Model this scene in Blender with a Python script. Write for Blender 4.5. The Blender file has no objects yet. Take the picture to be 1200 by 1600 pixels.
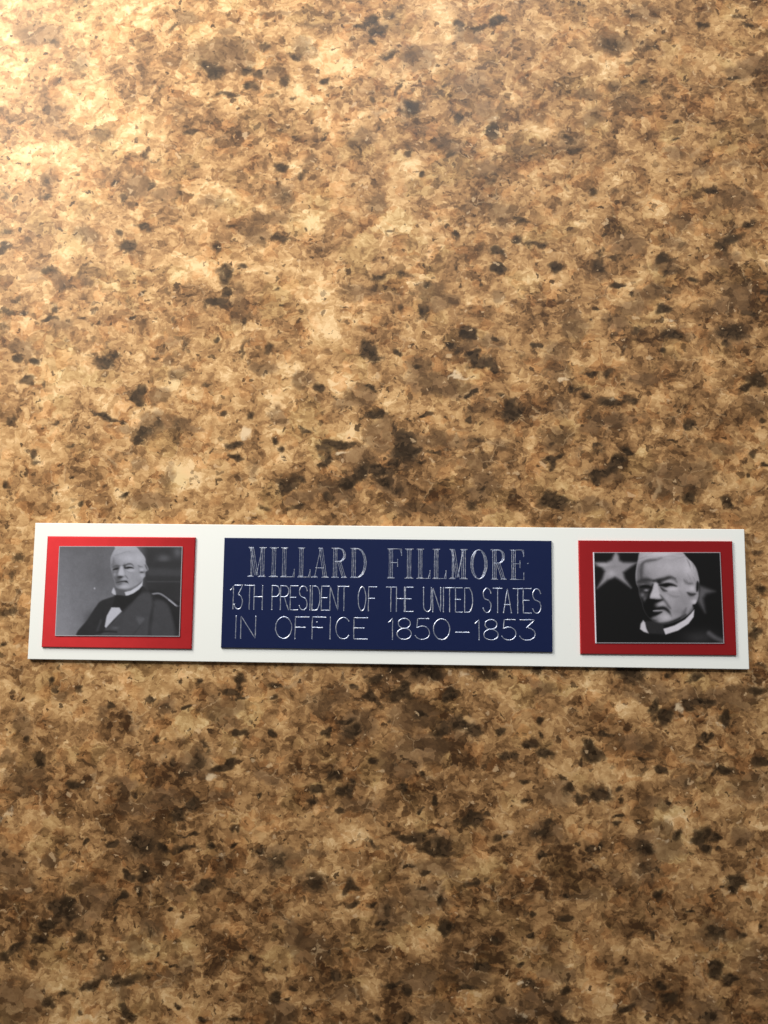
import bpy, math, random
import numpy as np
from mathutils import Matrix, Vector

MM = 0.001
scene = bpy.context.scene
COL = scene.collection

# ------------------------------------------------------------------ camera
cam_data = bpy.data.cameras.new('camera')
cam_data.sensor_fit = 'VERTICAL'
cam_data.sensor_height = 36.0
cam_data.lens = 28.24
cam_data.clip_start = 0.005
cam_data.clip_end = 20.0
cam_data.dof.use_dof = True
cam_data.dof.focus_distance = 0.176
cam_data.dof.aperture_fstop = 14.0
camera = bpy.data.objects.new('camera', cam_data)
camera.location = (0.0050057, -0.0004465, 0.1757997)
camera.rotation_euler = (0.1052704, 0.0290129, 0.0115643)
COL.objects.link(camera)
scene.camera = camera

# ------------------------------------------------------------------ light
world = bpy.data.worlds.new('World')
scene.world = world
world.use_nodes = True
bg = world.node_tree.nodes['Background']
bg.inputs['Color'].default_value = (1.0, 0.97, 0.93, 1)
bg.inputs['Strength'].default_value = 0.09


def area_lamp(name, loc, target, sx, sy, watts, color, spread=180.0):
    d = bpy.data.lights.new(name, 'AREA')
    d.shape = 'RECTANGLE'
    d.size, d.size_y = sx, sy
    d.energy = watts
    d.color = color
    d.spread = math.radians(spread)
    o = bpy.data.objects.new(name, d)
    o.location = loc
    z = (Vector(loc) - Vector(target)).normalized()          # lamps shine along -z, long side along the room's y
    y = (Vector((0, 1, 0)) - z * z.y).normalized()
    o.rotation_euler = Matrix((y.cross(z), y, z)).transposed().to_euler()
    COL.objects.link(o)
    return o


area_lamp('cabinet_lamp', (-0.22, 0.29, 0.185), (-0.15, 0.22, 0), 0.14, 0.30, 1.75, (1.0, 0.94, 0.85), 150.0)

spot = bpy.data.lights.new('added_falloff_spot', 'SPOT')  # added spot; its soft cone edge imitates shade over the lower counter
spot.energy = 59.0
spot.color = (0.98, 0.99, 1.0)
spot.shadow_soft_size = 0.18
spot.spot_size = math.radians(26.0)
spot.spot_blend = 1.0
spot_o = bpy.data.objects.new('added_falloff_spot', spot)
spot_o.location = (0.06, 0.98, 1.10)
spot_o.rotation_euler = (Vector((0.10, 0.17, 0)) - spot_o.location).to_track_quat('-Z', 'Y').to_euler()
COL.objects.link(spot_o)

scene.view_settings.view_transform = 'Standard'
scene.view_settings.look = 'None'
scene.view_settings.exposure = 0.13
scene.view_settings.gamma = 1.0
scene.view_settings.use_curve_mapping = False


# ------------------------------------------------------------------ helpers
def mesh_object(name, verts, faces, mat=None, parent=None, smooth=False):
    me = bpy.data.meshes.new(name)
    me.from_pydata(verts, [], faces)
    me.update()
    if smooth:
        me.polygons.foreach_set('use_smooth', [True] * len(me.polygons))
    o = bpy.data.objects.new(name, me)
    COL.objects.link(o)
    if mat:
        me.materials.append(mat)
    if parent:
        o.parent = parent
    return o


def slab(name, w, h, z0, z1, bevel, mat, parent, cx=0, cy=0, rot=0.0):
    """A flat plate w x h (mm) with a bevelled top rim, bottom at z0, top at z1."""
    rings = [(0, z0), (0, z1 - bevel), (bevel * 0.35, z1 - bevel * 0.35), (bevel, z1)]
    verts, faces = [], []
    for ins, z in rings:
        for sx, sy in ((-1, -1), (1, -1), (1, 1), (-1, 1)):
            verts.append((sx * (w / 2 - ins) * MM, sy * (h / 2 - ins) * MM, z * MM))
    for r in range(3):
        for k in range(4):
            a, b = r * 4 + k, r * 4 + (k + 1) % 4
            faces.append((a, b, b + 4, a + 4))
    faces.append((12, 13, 14, 15))
    faces.append((3, 2, 1, 0))
    o = mesh_object(name, verts, faces, mat, parent)
    o.location = (cx * MM, cy * MM, 0)
    o.rotation_euler = (0, 0, math.radians(rot))
    return o


class Nodes:
    """Small helper for building a node tree."""

    def __init__(self, name):
        self.mat = bpy.data.materials.new(name)
        self.mat.use_nodes = True
        self.t = self.mat.node_tree
        self.bsdf = self.t.nodes['Principled BSDF']

    def new(self, kind, **kw):
        n = self.t.nodes.new(kind)
        for k, v in kw.items():
            setattr(n, k, v)
        return n

    def put(self, sock, v):
        if hasattr(v, 'is_output'):
            self.t.links.new(v, sock)
        elif isinstance(v, (tuple, list)) and len(v) == 3 and sock.type == 'RGBA':
            sock.default_value = (*v, 1)
        else:
            sock.default_value = v

    def math(self, op, a, b=0.5, c=None, clamp=False):
        n = self.new('ShaderNodeMath', operation=op, use_clamp=clamp)
        self.put(n.inputs[0], a)
        self.put(n.inputs[1], b)
        if c is not None:
            self.put(n.inputs[2], c)
        return n.outputs[0]

    def step(self, v, lo, hi):
        n = self.new('ShaderNodeMapRange', interpolation_type='SMOOTHSTEP')
        self.put(n.inputs['Value'], v)
        n.inputs['From Min'].default_value = lo
        n.inputs['From Max'].default_value = hi
        return n.outputs[0]

    def noise(self, vec, scale, detail=3.0, rough=0.55, dist=0.0, color=False):
        n = self.new('ShaderNodeTexNoise')
        self.put(n.inputs['Vector'], vec)
        n.inputs['Scale'].default_value = scale
        n.inputs['Detail'].default_value = detail
        n.inputs['Roughness'].default_value = rough
        n.inputs['Distortion'].default_value = dist
        return n.outputs['Color' if color else 'Fac']

    def voronoi(self, vec, scale, feature='F1', rnd=1.0):
        n = self.new('ShaderNodeTexVoronoi', feature=feature)
        self.put(n.inputs['Vector'], vec)
        n.inputs['Scale'].default_value = scale
        n.inputs['Randomness'].default_value = rnd
        return n

    def mix(self, fac, a, b, blend='MIX'):
        n = self.new('ShaderNodeMix', data_type='RGBA', blend_type=blend)
        self.put(n.inputs[0], fac)
        self.put(n.inputs[6], a)
        self.put(n.inputs[7], b)
        return n.outputs[2]

    def ramp(self, fac, stops):
        n = self.new('ShaderNodeValToRGB')
        self.put(n.inputs[0], fac)
        e = n.color_ramp.elements
        while len(e) < len(stops):
            e.new(0.5)
        for el, (p, c) in zip(e, stops):
            el.position = p
            el.color = (*c, 1)
        return n.outputs[0]

    def vmath(self, op, a, b):
        n = self.new('ShaderNodeVectorMath', operation=op)
        self.put(n.inputs[0], a)
        self.put(n.inputs[1], b)
        return n.outputs[0]

    def sep(self, c):
        n = self.new('ShaderNodeSeparateColor')
        self.put(n.inputs[0], c)
        return n.outputs

    def bump(self, h, strength, dist):
        n = self.new('ShaderNodeBump')
        n.inputs['Strength'].default_value = strength
        n.inputs['Distance'].default_value = dist
        self.put(n.inputs['Height'], h)
        return n.outputs[0]

    def out(self, **kw):
        for k, v in kw.items():
            self.put(self.bsdf.inputs[k.replace('_', ' ')], v)
        return self.mat


def object_mm(N):
    tc = N.new('ShaderNodeTexCoord')
    return N.vmath('MULTIPLY', tc.outputs['Object'], (1000.0, 1000.0, 1000.0))


# ------------------------------------------------------------------ countertop
# Mineral patches of the stone pattern (broad UMBER ones partly painted shade), in millimetres on the countertop:
# (x, y, half width, half height, strength, turn in degrees)
CHARCOAL = [
    (-80,130.3,2.31,1.54,0.6,0), (-73.6,124.6,2.46,2.15,0.5,0), (-52.5,133.2,1.23,1.23,0.7,0), (-41.5,122.5,2.12,1.82,1,0), (-33.9,122.2,2.72,1.51,0.9,0), (-38.2,116.1,5.29,0.91,0.8,10),
    (-33,118.1,1.81,1.21,0.9,0), (-46.2,106.8,2.71,0.9,0.8,0), (-54.2,118.3,1.37,1.06,0.6,0), (-57.2,100.9,2.11,2.11,0.7,0), (-54.2,100.1,1.81,0.75,0.7,0), (-65.3,95.1,1.35,0.9,0.9,0),
    (-62.1,91.5,1.2,1.35,0.8,0), (-54.7,93.8,1.2,1.05,0.9,0), (-80.1,91.1,1.06,1.81,0.8,0), (-79.2,95.9,1.51,1.21,0.6,0), (-56.5,84.5,2.39,1.19,0.9,0), (-60.5,79.6,2.38,1.64,0.9,0),
    (-62.7,82,0.9,0.9,0.9,0), (-89.3,92.4,2.12,1.21,0.6,0), (-87.3,89.2,1.81,1.51,0.5,0), (-88.3,82.2,2.26,1.51,0.7,0), (-89.2,78.7,1.35,1.5,0.9,0), (-40,78.6,1.04,1.78,0.9,0),
    (-35.7,84.4,1.78,0.74,0.7,0), (-4.7,134.8,2.11,1.81,1,0), (-2.8,131.8,2.11,1.66,1,0), (-7.7,133.2,1.81,0.91,0.8,0), (0.6,135.5,1.21,0.75,0.7,0), (24.6,134.1,2.54,1.64,1,0),
    (19.4,132.1,3.74,0.9,0.9,8), (15.6,132.9,1.35,1.05,0.9,0), (-23.4,125.8,2.42,1.21,0.95,0), (-29.8,128.2,1.82,1.21,0.7,0), (-31.1,121.3,1.36,1.36,0.9,0), (-24.3,118.6,1.35,1.66,0.8,0),
    (-14.7,119.1,1.5,1.2,1,0), (-3.5,128.6,1.05,0.9,0.8,0), (-0.4,126.3,2.1,1.05,0.9,20), (1.8,117.1,0.89,1.94,0.8,-20), (5.3,112.6,2.08,2.38,1,0), (-0.7,112.3,1.79,1.34,0.6,0),
    (-3.7,114.7,1.19,0.9,0.7,0), (12.7,117.5,1.49,1.19,0.7,0), (24.2,106.7,2.35,2.5,1,0), (15.7,110.6,1.18,1.78,0.8,0), (13,102.1,2.06,1.33,0.7,0), (16.7,103.3,1.18,1.18,0.7,0),
    (4.3,101.3,1.18,1.77,0.85,0), (-15.6,106.1,0.75,1.94,0.9,0), (-25.2,107,1.5,1.5,0.7,0), (-25,98.3,2.08,1.49,0.9,0), (-19.4,96.5,1.19,1.04,0.8,0), (-24.8,91.3,1.78,2.08,0.6,0),
    (-24.5,80.6,3.68,1.33,0.8,0), (7.6,95.9,1.32,0.74,1,0), (23.5,94.7,1.17,1.75,0.7,0), (26,100.4,2.2,0.88,0.6,0), (24.4,77.8,1.88,1.01,1,0), (14.7,82.3,1.02,1.02,0.9,0),
    (9.2,78.5,2.62,1.02,0.6,0), (0.7,82.1,1.46,0.59,0.8,0), (-27.6,115.4,1.81,0.9,0.6,0), (-22.4,114.9,1.2,0.75,0.7,0), (-28.6,110.6,1.2,0.75,0.8,0), (51.3,128.1,2.95,2.07,0.7,0),
    (55.9,134.9,1.78,0.89,0.6,0), (60.8,126.1,2.35,1.18,0.7,0), (55.6,123.3,1.76,1.03,0.7,0), (72,132.7,1.47,1.32,0.9,0), (83,131.8,2.34,1.17,0.9,-15), (80.2,134.2,1.47,0.59,0.7,0),
    (58.4,118.2,0.88,0.59,0.9,0), (79.7,120.1,1.75,0.73,0.8,0), (31.5,121.1,1.18,0.89,0.8,0), (41.4,105.5,2.05,0.88,0.8,0), (42.1,101.4,1.75,1.17,0.8,0), (40.8,95.4,1.31,0.87,0.8,0),
    (64.7,104.9,1.16,0.73,0.8,0), (66,108.7,0.73,0.58,1,0), (72.5,99.1,1.15,0.58,0.8,0), (73.3,92.1,1.87,1.29,0.9,0), (46.3,91.1,1.74,1.16,0.8,0), (52.8,92.9,2.03,1.16,0.6,0),
    (82,84.4,1.71,1.43,1,0), (76.9,80.4,4.27,1.28,0.9,15), (74,78.9,1.71,1.71,0.9,0), (30.3,85,1.74,1.16,0.8,0), (29.5,80.5,1.59,1.3,1,0), (33.9,79.7,2.6,0.87,0.9,0),
    (49,82,1.73,0.86,0.8,0), (48.2,77.4,2.01,2.01,0.7,0), (74.2,107.9,1.45,0.72,0.7,0), (51.8,117.3,1.03,1.17,0.6,0), (42.1,104.2,1.75,1.46,0.6,0), (-77.6,73,2.69,1.19,0.8,0),
    (-37.3,73,2.06,1.47,1,0), (-38,71.4,1.47,1.47,0.9,0), (-33.9,74.8,1.47,0.74,0.9,0), (-37.4,68,1.18,1.76,1,-30), (-38.5,65.4,2.49,1.32,1,0), (-34.3,63.9,1.32,2.05,0.6,0),
    (-33.1,60.9,0.88,1.46,0.8,0), (-32.9,54.9,0.58,2.91,0.7,0), (-85.4,66.1,1.49,1.49,0.7,0), (-87.2,63.1,2.08,1.49,0.7,0), (-84.5,63.4,1.19,0.89,0.7,0), (-88,60.1,1.19,1.78,0.6,0),
    (-76,64.6,1.48,1.19,0.8,0), (-77.3,62,1.93,0.89,0.9,30), (-79.9,60.8,0.74,0.59,0.8,0), (-56.9,68.1,1.18,1.04,0.9,0), (-57.9,62.1,0.74,0.74,1.2,0), (-69.6,61.9,1.78,0.44,0.7,0),
    (-67,60.8,0.74,1.33,0.7,0), (-48.2,60.9,1.03,0.88,0.7,0), (-46.8,55.6,0.88,1.46,0.7,0), (-52.3,53.4,1.46,0.88,0.8,0), (-84.6,52.1,1.77,1.33,0.9,0), (-80.6,52.1,1.03,1.18,1,0),
    (-64.9,51.9,1.91,1.32,1,0), (-63,53.8,1.47,0.59,0.8,0), (-67.7,53.8,2.35,0.74,0.7,-15), (-64.1,49.2,0.88,0.88,0.7,0), (-56.2,44.2,1.31,1.9,1,0), (-57.2,42.8,1.17,0.73,1,0),
    (-64,39.3,4.08,0.73,1,-22), (-60.3,38.1,2.04,0.58,0.9,0), (-51.6,38.2,2.03,2.03,0.7,0), (-54,35.7,1.74,1.74,0.9,0), (-55.4,33.9,1.74,0.87,1,0), (-47.3,37.9,1.74,1.16,0.6,0),
    (-73.7,37.8,1.75,0.44,0.8,0), (-84.5,38.5,1.17,1.17,0.7,0), (-82.1,47.3,1.47,0.59,0.8,0), (-77.6,46.6,0.88,0.88,0.7,0), (-79.4,31,1.17,1.17,1,0), (-78.4,29,1.75,0.73,0.8,0),
    (-71.2,31.9,1.16,0.87,0.8,0), (-84.3,23.1,0.87,1.74,0.9,20), (-80.8,25.3,1.02,0.73,0.8,0), (-74.4,22.5,0.87,0.58,0.9,0), (-70.6,25.7,0.87,0.58,0.9,0), (-58.4,21.6,1.15,0.86,1,0),
    (-67.4,19.5,1.01,0.72,0.9,0), (-34.1,32.7,2.16,1.01,1,0), (-33.3,29.8,1.29,0.72,1,0), (-36.8,40.2,1.01,1.01,0.9,0), (-31,39.2,1.15,1.15,0.9,0), (-39.1,32.1,2.02,0.86,0.6,0),
    (-37.8,56.4,0.73,0.58,1,0), (-40.3,46.8,1.16,0.58,0.7,0), (-2.4,71.4,2.47,1.31,0.9,0), (4.2,72.2,2.61,1.16,0.7,0), (9.5,69.9,1.16,1.16,0.8,0), (2.8,64.7,1.01,1.3,0.8,0),
    (8.3,63.5,1.3,1.3,0.9,0), (24.4,73.7,1.73,1.16,1.1,0), (20.4,69.9,0.87,0.87,0.9,0), (15.3,74.1,0.58,1.16,0.8,0), (-27.7,72.7,0.88,0.59,0.8,0), (-24.7,69.2,0.88,0.73,0.8,0),
    (-24.6,65.4,0.88,0.44,0.8,0), (-8.5,64.7,0.73,0.58,0.9,0), (18.2,58.7,1.58,1.72,1.1,0), (14.3,56.8,1.87,1,0.9,0), (16.5,55.3,1.15,0.86,0.8,0), (24.4,57.3,1,0.72,0.9,0),
    (-3.2,53.8,1.87,2.02,1.2,0), (-4.3,55,1.15,1.15,1.1,0), (3.2,53.5,1.15,0.86,1,0), (21.5,51.8,3.14,1.28,1.1,0), (23.6,50.2,1.43,1.14,1.1,0), (19.4,53.1,1.43,0.86,1.1,0),
    (-26.8,54.5,1.31,1.6,0.8,0), (6.2,50.2,1.15,0.57,0.9,-30), (-15.7,46.1,1.3,1.15,1,-45), (-13.2,44.2,2.01,0.58,0.8,-25), (-3.8,46.2,2.58,1,0.9,0), (18.4,44.8,1.42,0.71,1,0),
    (27.2,41.9,1.7,2.41,1.1,0), (25.1,44.8,0.71,0.71,1,0), (-2,39.6,3.43,1,1.1,-5), (-6.3,38.8,2,0.71,0.7,0), (8.7,39.8,1.28,0.43,1.1,0), (5.9,39.1,0.85,0.43,0.9,0),
    (18.4,38.7,0.85,0.57,1.1,0), (4.8,33.1,2.56,3.12,1.2,0), (2.3,36.7,1.42,1.28,1,0), (7.3,32.4,1.42,0.99,1,0), (10.2,31.4,1.13,0.71,1,0), (-10.5,33.3,4.28,1.14,1.1,-5),
    (-14,32.3,1.71,1.14,0.9,0), (-13.3,30.1,1.28,2.28,1,0), (-13.9,28.7,1.43,0.71,1,0), (-17.9,35.6,1.15,0.72,1,0), (-19.1,36.6,2.29,0.57,0.8,-15), (-25.2,33.4,1,0.86,1,0),
    (-23.3,31.2,0.86,0.86,1,0), (-6.1,26.6,4.26,1.14,1.1,28), (-8.2,24.8,1.99,0.71,1.1,30), (0,27.3,3.12,1.28,1.1,0), (2.4,29.5,0.85,1.42,1,0), (1,24.1,1.98,1.98,0.9,0),
    (-12.4,21.5,1.42,1.13,0.9,0), (-22.4,23.6,2.85,1.99,1.1,0), (-19.1,24.8,1.28,0.85,1,0), (-27.2,19,2.28,0.71,0.8,0), (-19.4,18.6,1.7,0.85,1,0), (7.4,29.5,0.71,0.57,1,0),
    (20.8,34.7,2.83,0.71,0.7,0), (21.8,23.9,0.98,0.7,0.9,0), (20.1,20.4,1.68,1.4,0.8,0), (37.7,73.4,1.44,1.44,1,0), (47.5,74,2.29,1.58,0.8,0), (51.1,75.9,1.15,0.86,0.8,0),
    (52,70.7,0.71,0.71,1.1,0), (61.7,72.9,2,1.43,0.8,0), (61.8,75.9,2,1.14,0.9,0), (68.1,71,1.14,0.99,1,0), (74.5,70.7,1.42,0.85,0.7,0), (80.2,72.2,0.85,0.57,0.8,0),
    (84,68,0.85,0.56,1,0), (54.5,67.7,0.85,0.57,0.9,0), (63,66.5,0.71,0.57,0.9,0), (62.2,64,2.27,0.85,0.9,0), (60,61.8,1.42,0.71,0.8,0), (47.3,64,0.86,0.57,0.9,0),
    (56,59.5,1.42,1.13,0.8,0), (64.2,58.5,2.83,1.41,0.9,0), (61.3,55.2,0.85,0.56,1,0), (76.2,58.8,3.52,1.69,1,-10), (74.7,56.2,0.98,0.7,1,0), (81.3,63.3,1.97,1.13,0.9,-20),
    (33.7,55.8,0.86,0.86,1,0), (30.1,53.6,1.71,0.85,0.7,0), (50.7,57.3,1.13,1.13,0.7,0), (46.3,49.3,2.12,0.71,0.9,0), (49.9,49.3,1.41,0.71,0.9,0), (42.1,48.5,1.27,0.42,0.8,0),
    (41.6,45.6,0.85,0.57,1,0), (43.5,46,1.41,0.71,0.8,0), (44.9,44.5,1.13,0.71,1,0), (49.8,43.5,2.81,1.13,1,-20), (54,43.5,2.53,1.12,0.9,0), (28.3,41.2,1.7,1.42,1,0),
    (45.5,39.8,0.98,0.42,1,0), (67.6,38.1,1.25,1.67,1,0), (55.9,35.1,0.7,0.42,0.9,0), (62.9,34.2,1.67,0.56,0.9,-15), (36.3,34.5,0.98,0.56,0.9,0), (46.8,32.7,1.4,1.12,0.9,0),
    (52.4,31.7,1.82,0.84,1.1,0), (50.2,29.1,2.37,1.4,1.1,40), (47.4,27,3.07,1.26,1.1,25), (46,25.2,1.12,0.84,1.1,0), (36.9,30.7,2.52,0.84,1.1,10), (36.2,29,0.84,1.4,1.1,0),
    (35.5,21.2,2.37,1.67,1.1,0), (38.9,20.5,2.79,1.39,1.1,0), (66.7,22.2,1.38,1.11,1,0), (74.3,21.1,1.1,1.1,1,0), (71.6,25,0.69,0.55,1,0), (77.9,26.2,0.55,0.41,1,0),
    (82.1,47.9,2.37,2.23,1.2,0), (79.3,46.5,1.67,0.98,1,0), (83.2,39.3,1.11,0.69,1,0), (80.1,31.4,1.11,1.38,0.8,0), (82.1,28.3,1.24,0.55,1,0), (67.5,25,2.21,1.94,0.6,0),
    (-71.8,-19,1.13,0.56,1,0), (-70.9,-21.5,0.85,0.71,1,30), (-66.3,-21.7,1.27,0.7,0.9,25), (-77.9,-23.9,0.56,0.42,1.1,0), (-77.4,-32.3,0.98,0.84,0.9,0), (-74.3,-36.7,1.4,1.68,1,0),
    (-65.7,-41.3,1.95,1.11,1,0), (-58.8,-25.4,0.84,0.7,1.1,0), (-50.5,-22.4,1.54,0.56,1,15), (-46.9,-24.1,1.68,1.26,0.7,0), (-42.3,-24.7,0.84,0.56,1,0), (-39.7,-19.6,0.98,0.56,1,0),
    (-43.6,-20,0.7,0.56,0.9,0), (-30.7,-19.1,0.98,1.95,1,0), (-32.4,-20.9,1.25,0.84,1,0), (-30.3,-22.2,2.5,0.56,1,0), (-31.4,-29.7,1.8,1.11,1.1,0), (-48.7,-31.6,0.7,0.42,1,0),
    (-45.8,-36.2,1.11,1.66,0.8,0), (-40.2,-36.1,2.49,2.21,0.8,0), (-38.3,-32.7,1.94,1.11,0.8,0), (-34,-36.7,3.17,0.83,1.1,8), (-42.9,-38.8,1.38,1.11,0.9,0), (-53.1,-43,0.69,0.55,1,0),
    (-39.9,-44.8,1.38,1.93,1.1,-30), (-43.2,-47.5,2.34,1.1,0.9,0), (-47.5,-44.3,3.45,1.38,0.6,0), (-50.6,-53.5,3.02,2.47,0.9,0), (-57,-53.9,1.38,0.83,1.1,0), (-52,-51.6,1.65,1.1,0.9,0),
    (-46.4,-53.5,1.37,1.1,1,0), (-42.3,-54,2.74,0.68,0.9,0), (-42.4,-51.3,1.37,0.41,1,0), (-39.7,-51.2,1.37,0.41,1.1,0), (-35.5,-53,1.09,0.82,1.1,0), (-30.8,-49.9,1.37,1.09,0.8,0),
    (-30.4,-53.4,1.23,0.55,1,25), (-53.7,-60.1,1.51,1.1,1.2,0), (-50.7,-59.4,1.64,1.64,1.2,0), (-51.5,-62.4,1.09,0.82,1.1,0), (-37.3,-61.4,2.99,1.36,1,0), (-31.8,-61.9,0.95,0.68,0.9,0),
    (-62.7,-53.4,0.83,0.55,1,0), (-67.1,-66.9,3.01,2.19,1,0), (-70.3,-69.8,2.46,1.1,1.1,0), (-65.6,-68.8,1.91,1.09,1,0), (-71.5,-72.8,1.91,1.37,1,0), (-63.4,-72.6,1.64,1.36,1,0),
    (-76.2,-75.5,3.01,1.23,1,25), (-79.5,-77.5,1.37,1.09,1,0), (-73.3,-78.6,1.09,1.36,0.8,0), (-55.6,-64.5,1.37,0.55,1.1,45), (-55.1,-68.9,0.82,0.68,1.1,0), (-50.9,-67.2,0.82,0.54,0.8,0),
    (-47.8,-70.4,1.9,1.09,0.7,-50), (-45.3,-65.4,0.82,0.54,1.1,0), (-41.8,-67.4,0.54,0.41,1,0), (-39,-69.8,0.68,0.41,1,0), (-59.1,-75.7,0.68,0.41,1,0), (-55,-75.4,0.68,0.41,1.1,0),
    (-58.4,-76.6,1.22,0.68,1,0), (-48.2,-77,0.81,0.54,1.1,0), (-46.5,-75.1,0.54,0.41,1,0), (-44.1,-76.7,0.54,0.41,1,0), (-42.4,-77.6,0.94,0.54,1.1,0), (-37,-76.1,0.54,0.4,1,0),
    (-60.9,-81.5,3.25,1.08,1,20), (-54.1,-81.4,4.06,1.08,0.9,10), (-48.7,-80,3.38,0.68,0.7,0), (-66.1,-84.1,1.36,0.54,1,0), (-69.5,-85.5,1.63,1.36,0.8,0), (-62.9,-87.3,0.81,0.54,0.9,0),
    (-52.9,-87.3,1.62,1.75,1,0), (-42.1,-85.2,0.94,0.67,1.1,0), (-31.8,-83.7,0.67,0.67,0.9,0), (-29,-88,2.14,0.67,1,0), (-36.3,-88.5,1.34,0.67,1,0), (-26.7,-75.6,1.34,1.08,1,0),
    (-23,-20.3,1.53,0.56,1,0), (-24,-22.4,0.83,0.55,1,0), (-6.8,-19.8,0.97,0.97,1,0), (-2.6,-21.4,1.65,1.65,1.1,0), (-1.3,-18,2.21,1.38,0.9,0), (3.6,-22,2.47,1.24,1.1,0),
    (5.4,-20.6,1.37,1.37,1.1,0), (9.7,-16.8,2.75,1.38,1.1,0), (2.8,-15.9,3.45,1.1,0.9,0), (22.1,-16.3,3.43,1.64,0.9,0), (14.6,-21.8,1.92,1.64,1.1,0), (7.7,-25.7,1.78,0.68,1,0),
    (0.9,-26.5,0.96,0.41,1,0), (-24,-30,1.1,0.69,1.1,0), (-12.1,-29.2,1.38,0.83,1,25), (-8,-27.3,1.1,0.69,1,0), (-6.6,-29.5,1.65,1.37,1.1,0), (12.5,-29.2,2.18,1.77,1.1,0),
    (16.6,-27.8,2.45,1.77,1.1,0), (19.4,-29.1,1.63,1.36,0.9,0), (25.2,-28.9,1.22,1.09,1.2,0), (5.1,-36,2.72,0.41,0.9,0), (-1.7,-35.2,1.09,0.82,1.1,0), (-9.9,-38,1.91,1.09,1,0),
    (-13.7,-41,1.64,1.09,1.1,0), (-7.8,-41.9,1.23,0.95,1.1,0), (-6.2,-40.2,0.82,0.55,1,0), (-26.2,-42.3,0.69,0.55,1,0), (-14.6,-43.9,1.36,0.96,1,0), (-10,-45.4,1.5,0.82,1.1,0),
    (4,-40.7,1.36,0.82,1,0), (8.5,-38.2,0.95,0.68,1,0), (10.6,-43.2,0.95,0.68,1.1,45), (7.5,-45.2,0.95,0.54,1.1,0), (21.7,-37,0.68,0.54,1.1,0), (26.8,-34.3,1.08,1.35,1,0),
    (18.7,-46.9,2.42,1.75,1.1,0), (21.6,-46,0.81,0.54,1,0), (1.9,-48.3,0.68,0.54,1.1,0), (5.9,-51.1,3.37,1.08,1.1,-8), (9.3,-53,2.69,0.94,1.1,-10), (10.6,-50.1,1.08,0.81,1,0),
    (13.3,-52.9,2.69,1.88,1.1,0), (-1.5,-52.6,0.54,1.22,1,0), (23.4,-50.8,0.94,0.94,1.1,0), (26.1,-50.4,1.07,0.67,1,0), (-21.8,-56.2,2.99,2.17,0.8,0), (-25.9,-54.4,1.36,0.82,1,0),
    (-14.2,-60.6,2.43,1.35,1,0), (-6.8,-61.7,1.48,1.35,1,0), (5.9,-56.7,1.34,0.54,1.1,0), (9.3,-58.2,0.94,0.81,1,0), (18.7,-59.6,2.14,0.94,0.9,0), (-6.1,-64.9,2.02,0.54,1.1,-10),
    (1.3,-65.4,1.34,1.61,0.8,0), (8.7,-62.4,1.2,0.54,1.1,0), (12.7,-63.9,0.67,1.34,1,0), (-2,-64.2,0.94,0.81,1,0), (-9.6,-78.6,1.33,1.2,1,0), (-11,-75.2,0.67,0.53,1,0),
    (-22.6,-77.7,1.07,0.8,0.8,0), (-17.8,-81.5,1.07,0.8,0.9,0), (-21.5,-84.3,1.6,1.6,1,0), (-14.5,-86.3,0.53,0.4,1,0), (-18.4,-84.2,0.93,0.53,1,0), (2.8,-80,2.39,0.8,1,0),
    (5.2,-81.5,1.06,1.06,1,0), (-0.2,-86.9,1.06,0.66,0.9,30), (6.2,-86.7,1.32,1.06,0.9,0), (12.7,-69.6,1.6,1.6,1.1,0), (23.3,-71,1.32,1.06,0.9,0), (21.6,-75.7,1.59,1.06,1.1,0),
    (18.7,-80.7,1.85,0.79,1.1,0), (25.5,-78.1,0.53,0.4,1.1,0), (24.6,-83.2,2.1,1.58,0.8,0), (18.2,-84.8,0.53,0.39,1.1,0), (0,-68,1.61,0.8,0.9,0), (0.7,-69.9,2.14,1.07,0.6,0),
    (33.7,-16.1,2.46,1.09,0.9,0), (52.8,-16.5,2.71,1.76,1,0), (60.9,-16.4,1.08,0.81,1,0), (66.3,-16.8,1.08,1.08,1,0), (57.4,-23.2,1.35,1.89,1.1,0), (59.7,-25.1,2.02,1.62,1.1,0),
    (64.8,-22.7,1.08,1.61,1.1,0), (68.2,-21.7,2.15,1.08,1.1,0), (66.1,-24.8,0.67,0.54,1,0), (72.8,-24.9,1.07,1.61,1.1,0), (79,-19.5,2.15,1.34,0.9,0), (33.6,-26.9,0.54,0.95,1,0),
    (34,-29.5,0.54,0.81,1,0), (31.6,-31.6,1.76,1.22,1.1,0), (34.2,-33.5,1.76,1.22,1.1,-25), (43.7,-31.4,2.16,1.21,1.1,-30), (44.4,-33.3,2.29,1.88,1.1,0), (47.1,-29.3,1.35,0.67,1,0),
    (41.6,-35.1,0.81,0.54,1,0), (55.5,-33.8,1.47,0.94,1,0), (58.8,-36.1,1.2,0.8,1.1,-45), (67.9,-29,0.94,0.67,1.1,0), (69.5,-29.2,0.94,0.67,1.1,0), (67.6,-30.8,0.94,0.54,1,0),
    (71.7,-35.9,2.13,1.07,1,0), (69,-36.9,0.8,0.53,1,0), (79.7,-34.7,2.26,1.33,1.1,0), (65,-38.9,1.87,0.8,0.7,0), (27.9,-34.3,0.95,0.81,1,0), (30.2,-38.9,1.35,0.81,1,0),
    (38.2,-38.7,1.08,0.54,1,0), (39.6,-40.7,1.07,1.34,1.1,0), (41.5,-42.6,1.21,1.07,1,0), (45.6,-41.6,2.14,1.61,1.1,0), (49.6,-39.8,1.07,0.54,1,0), (50.6,-42.2,0.94,0.8,1,0),
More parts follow.
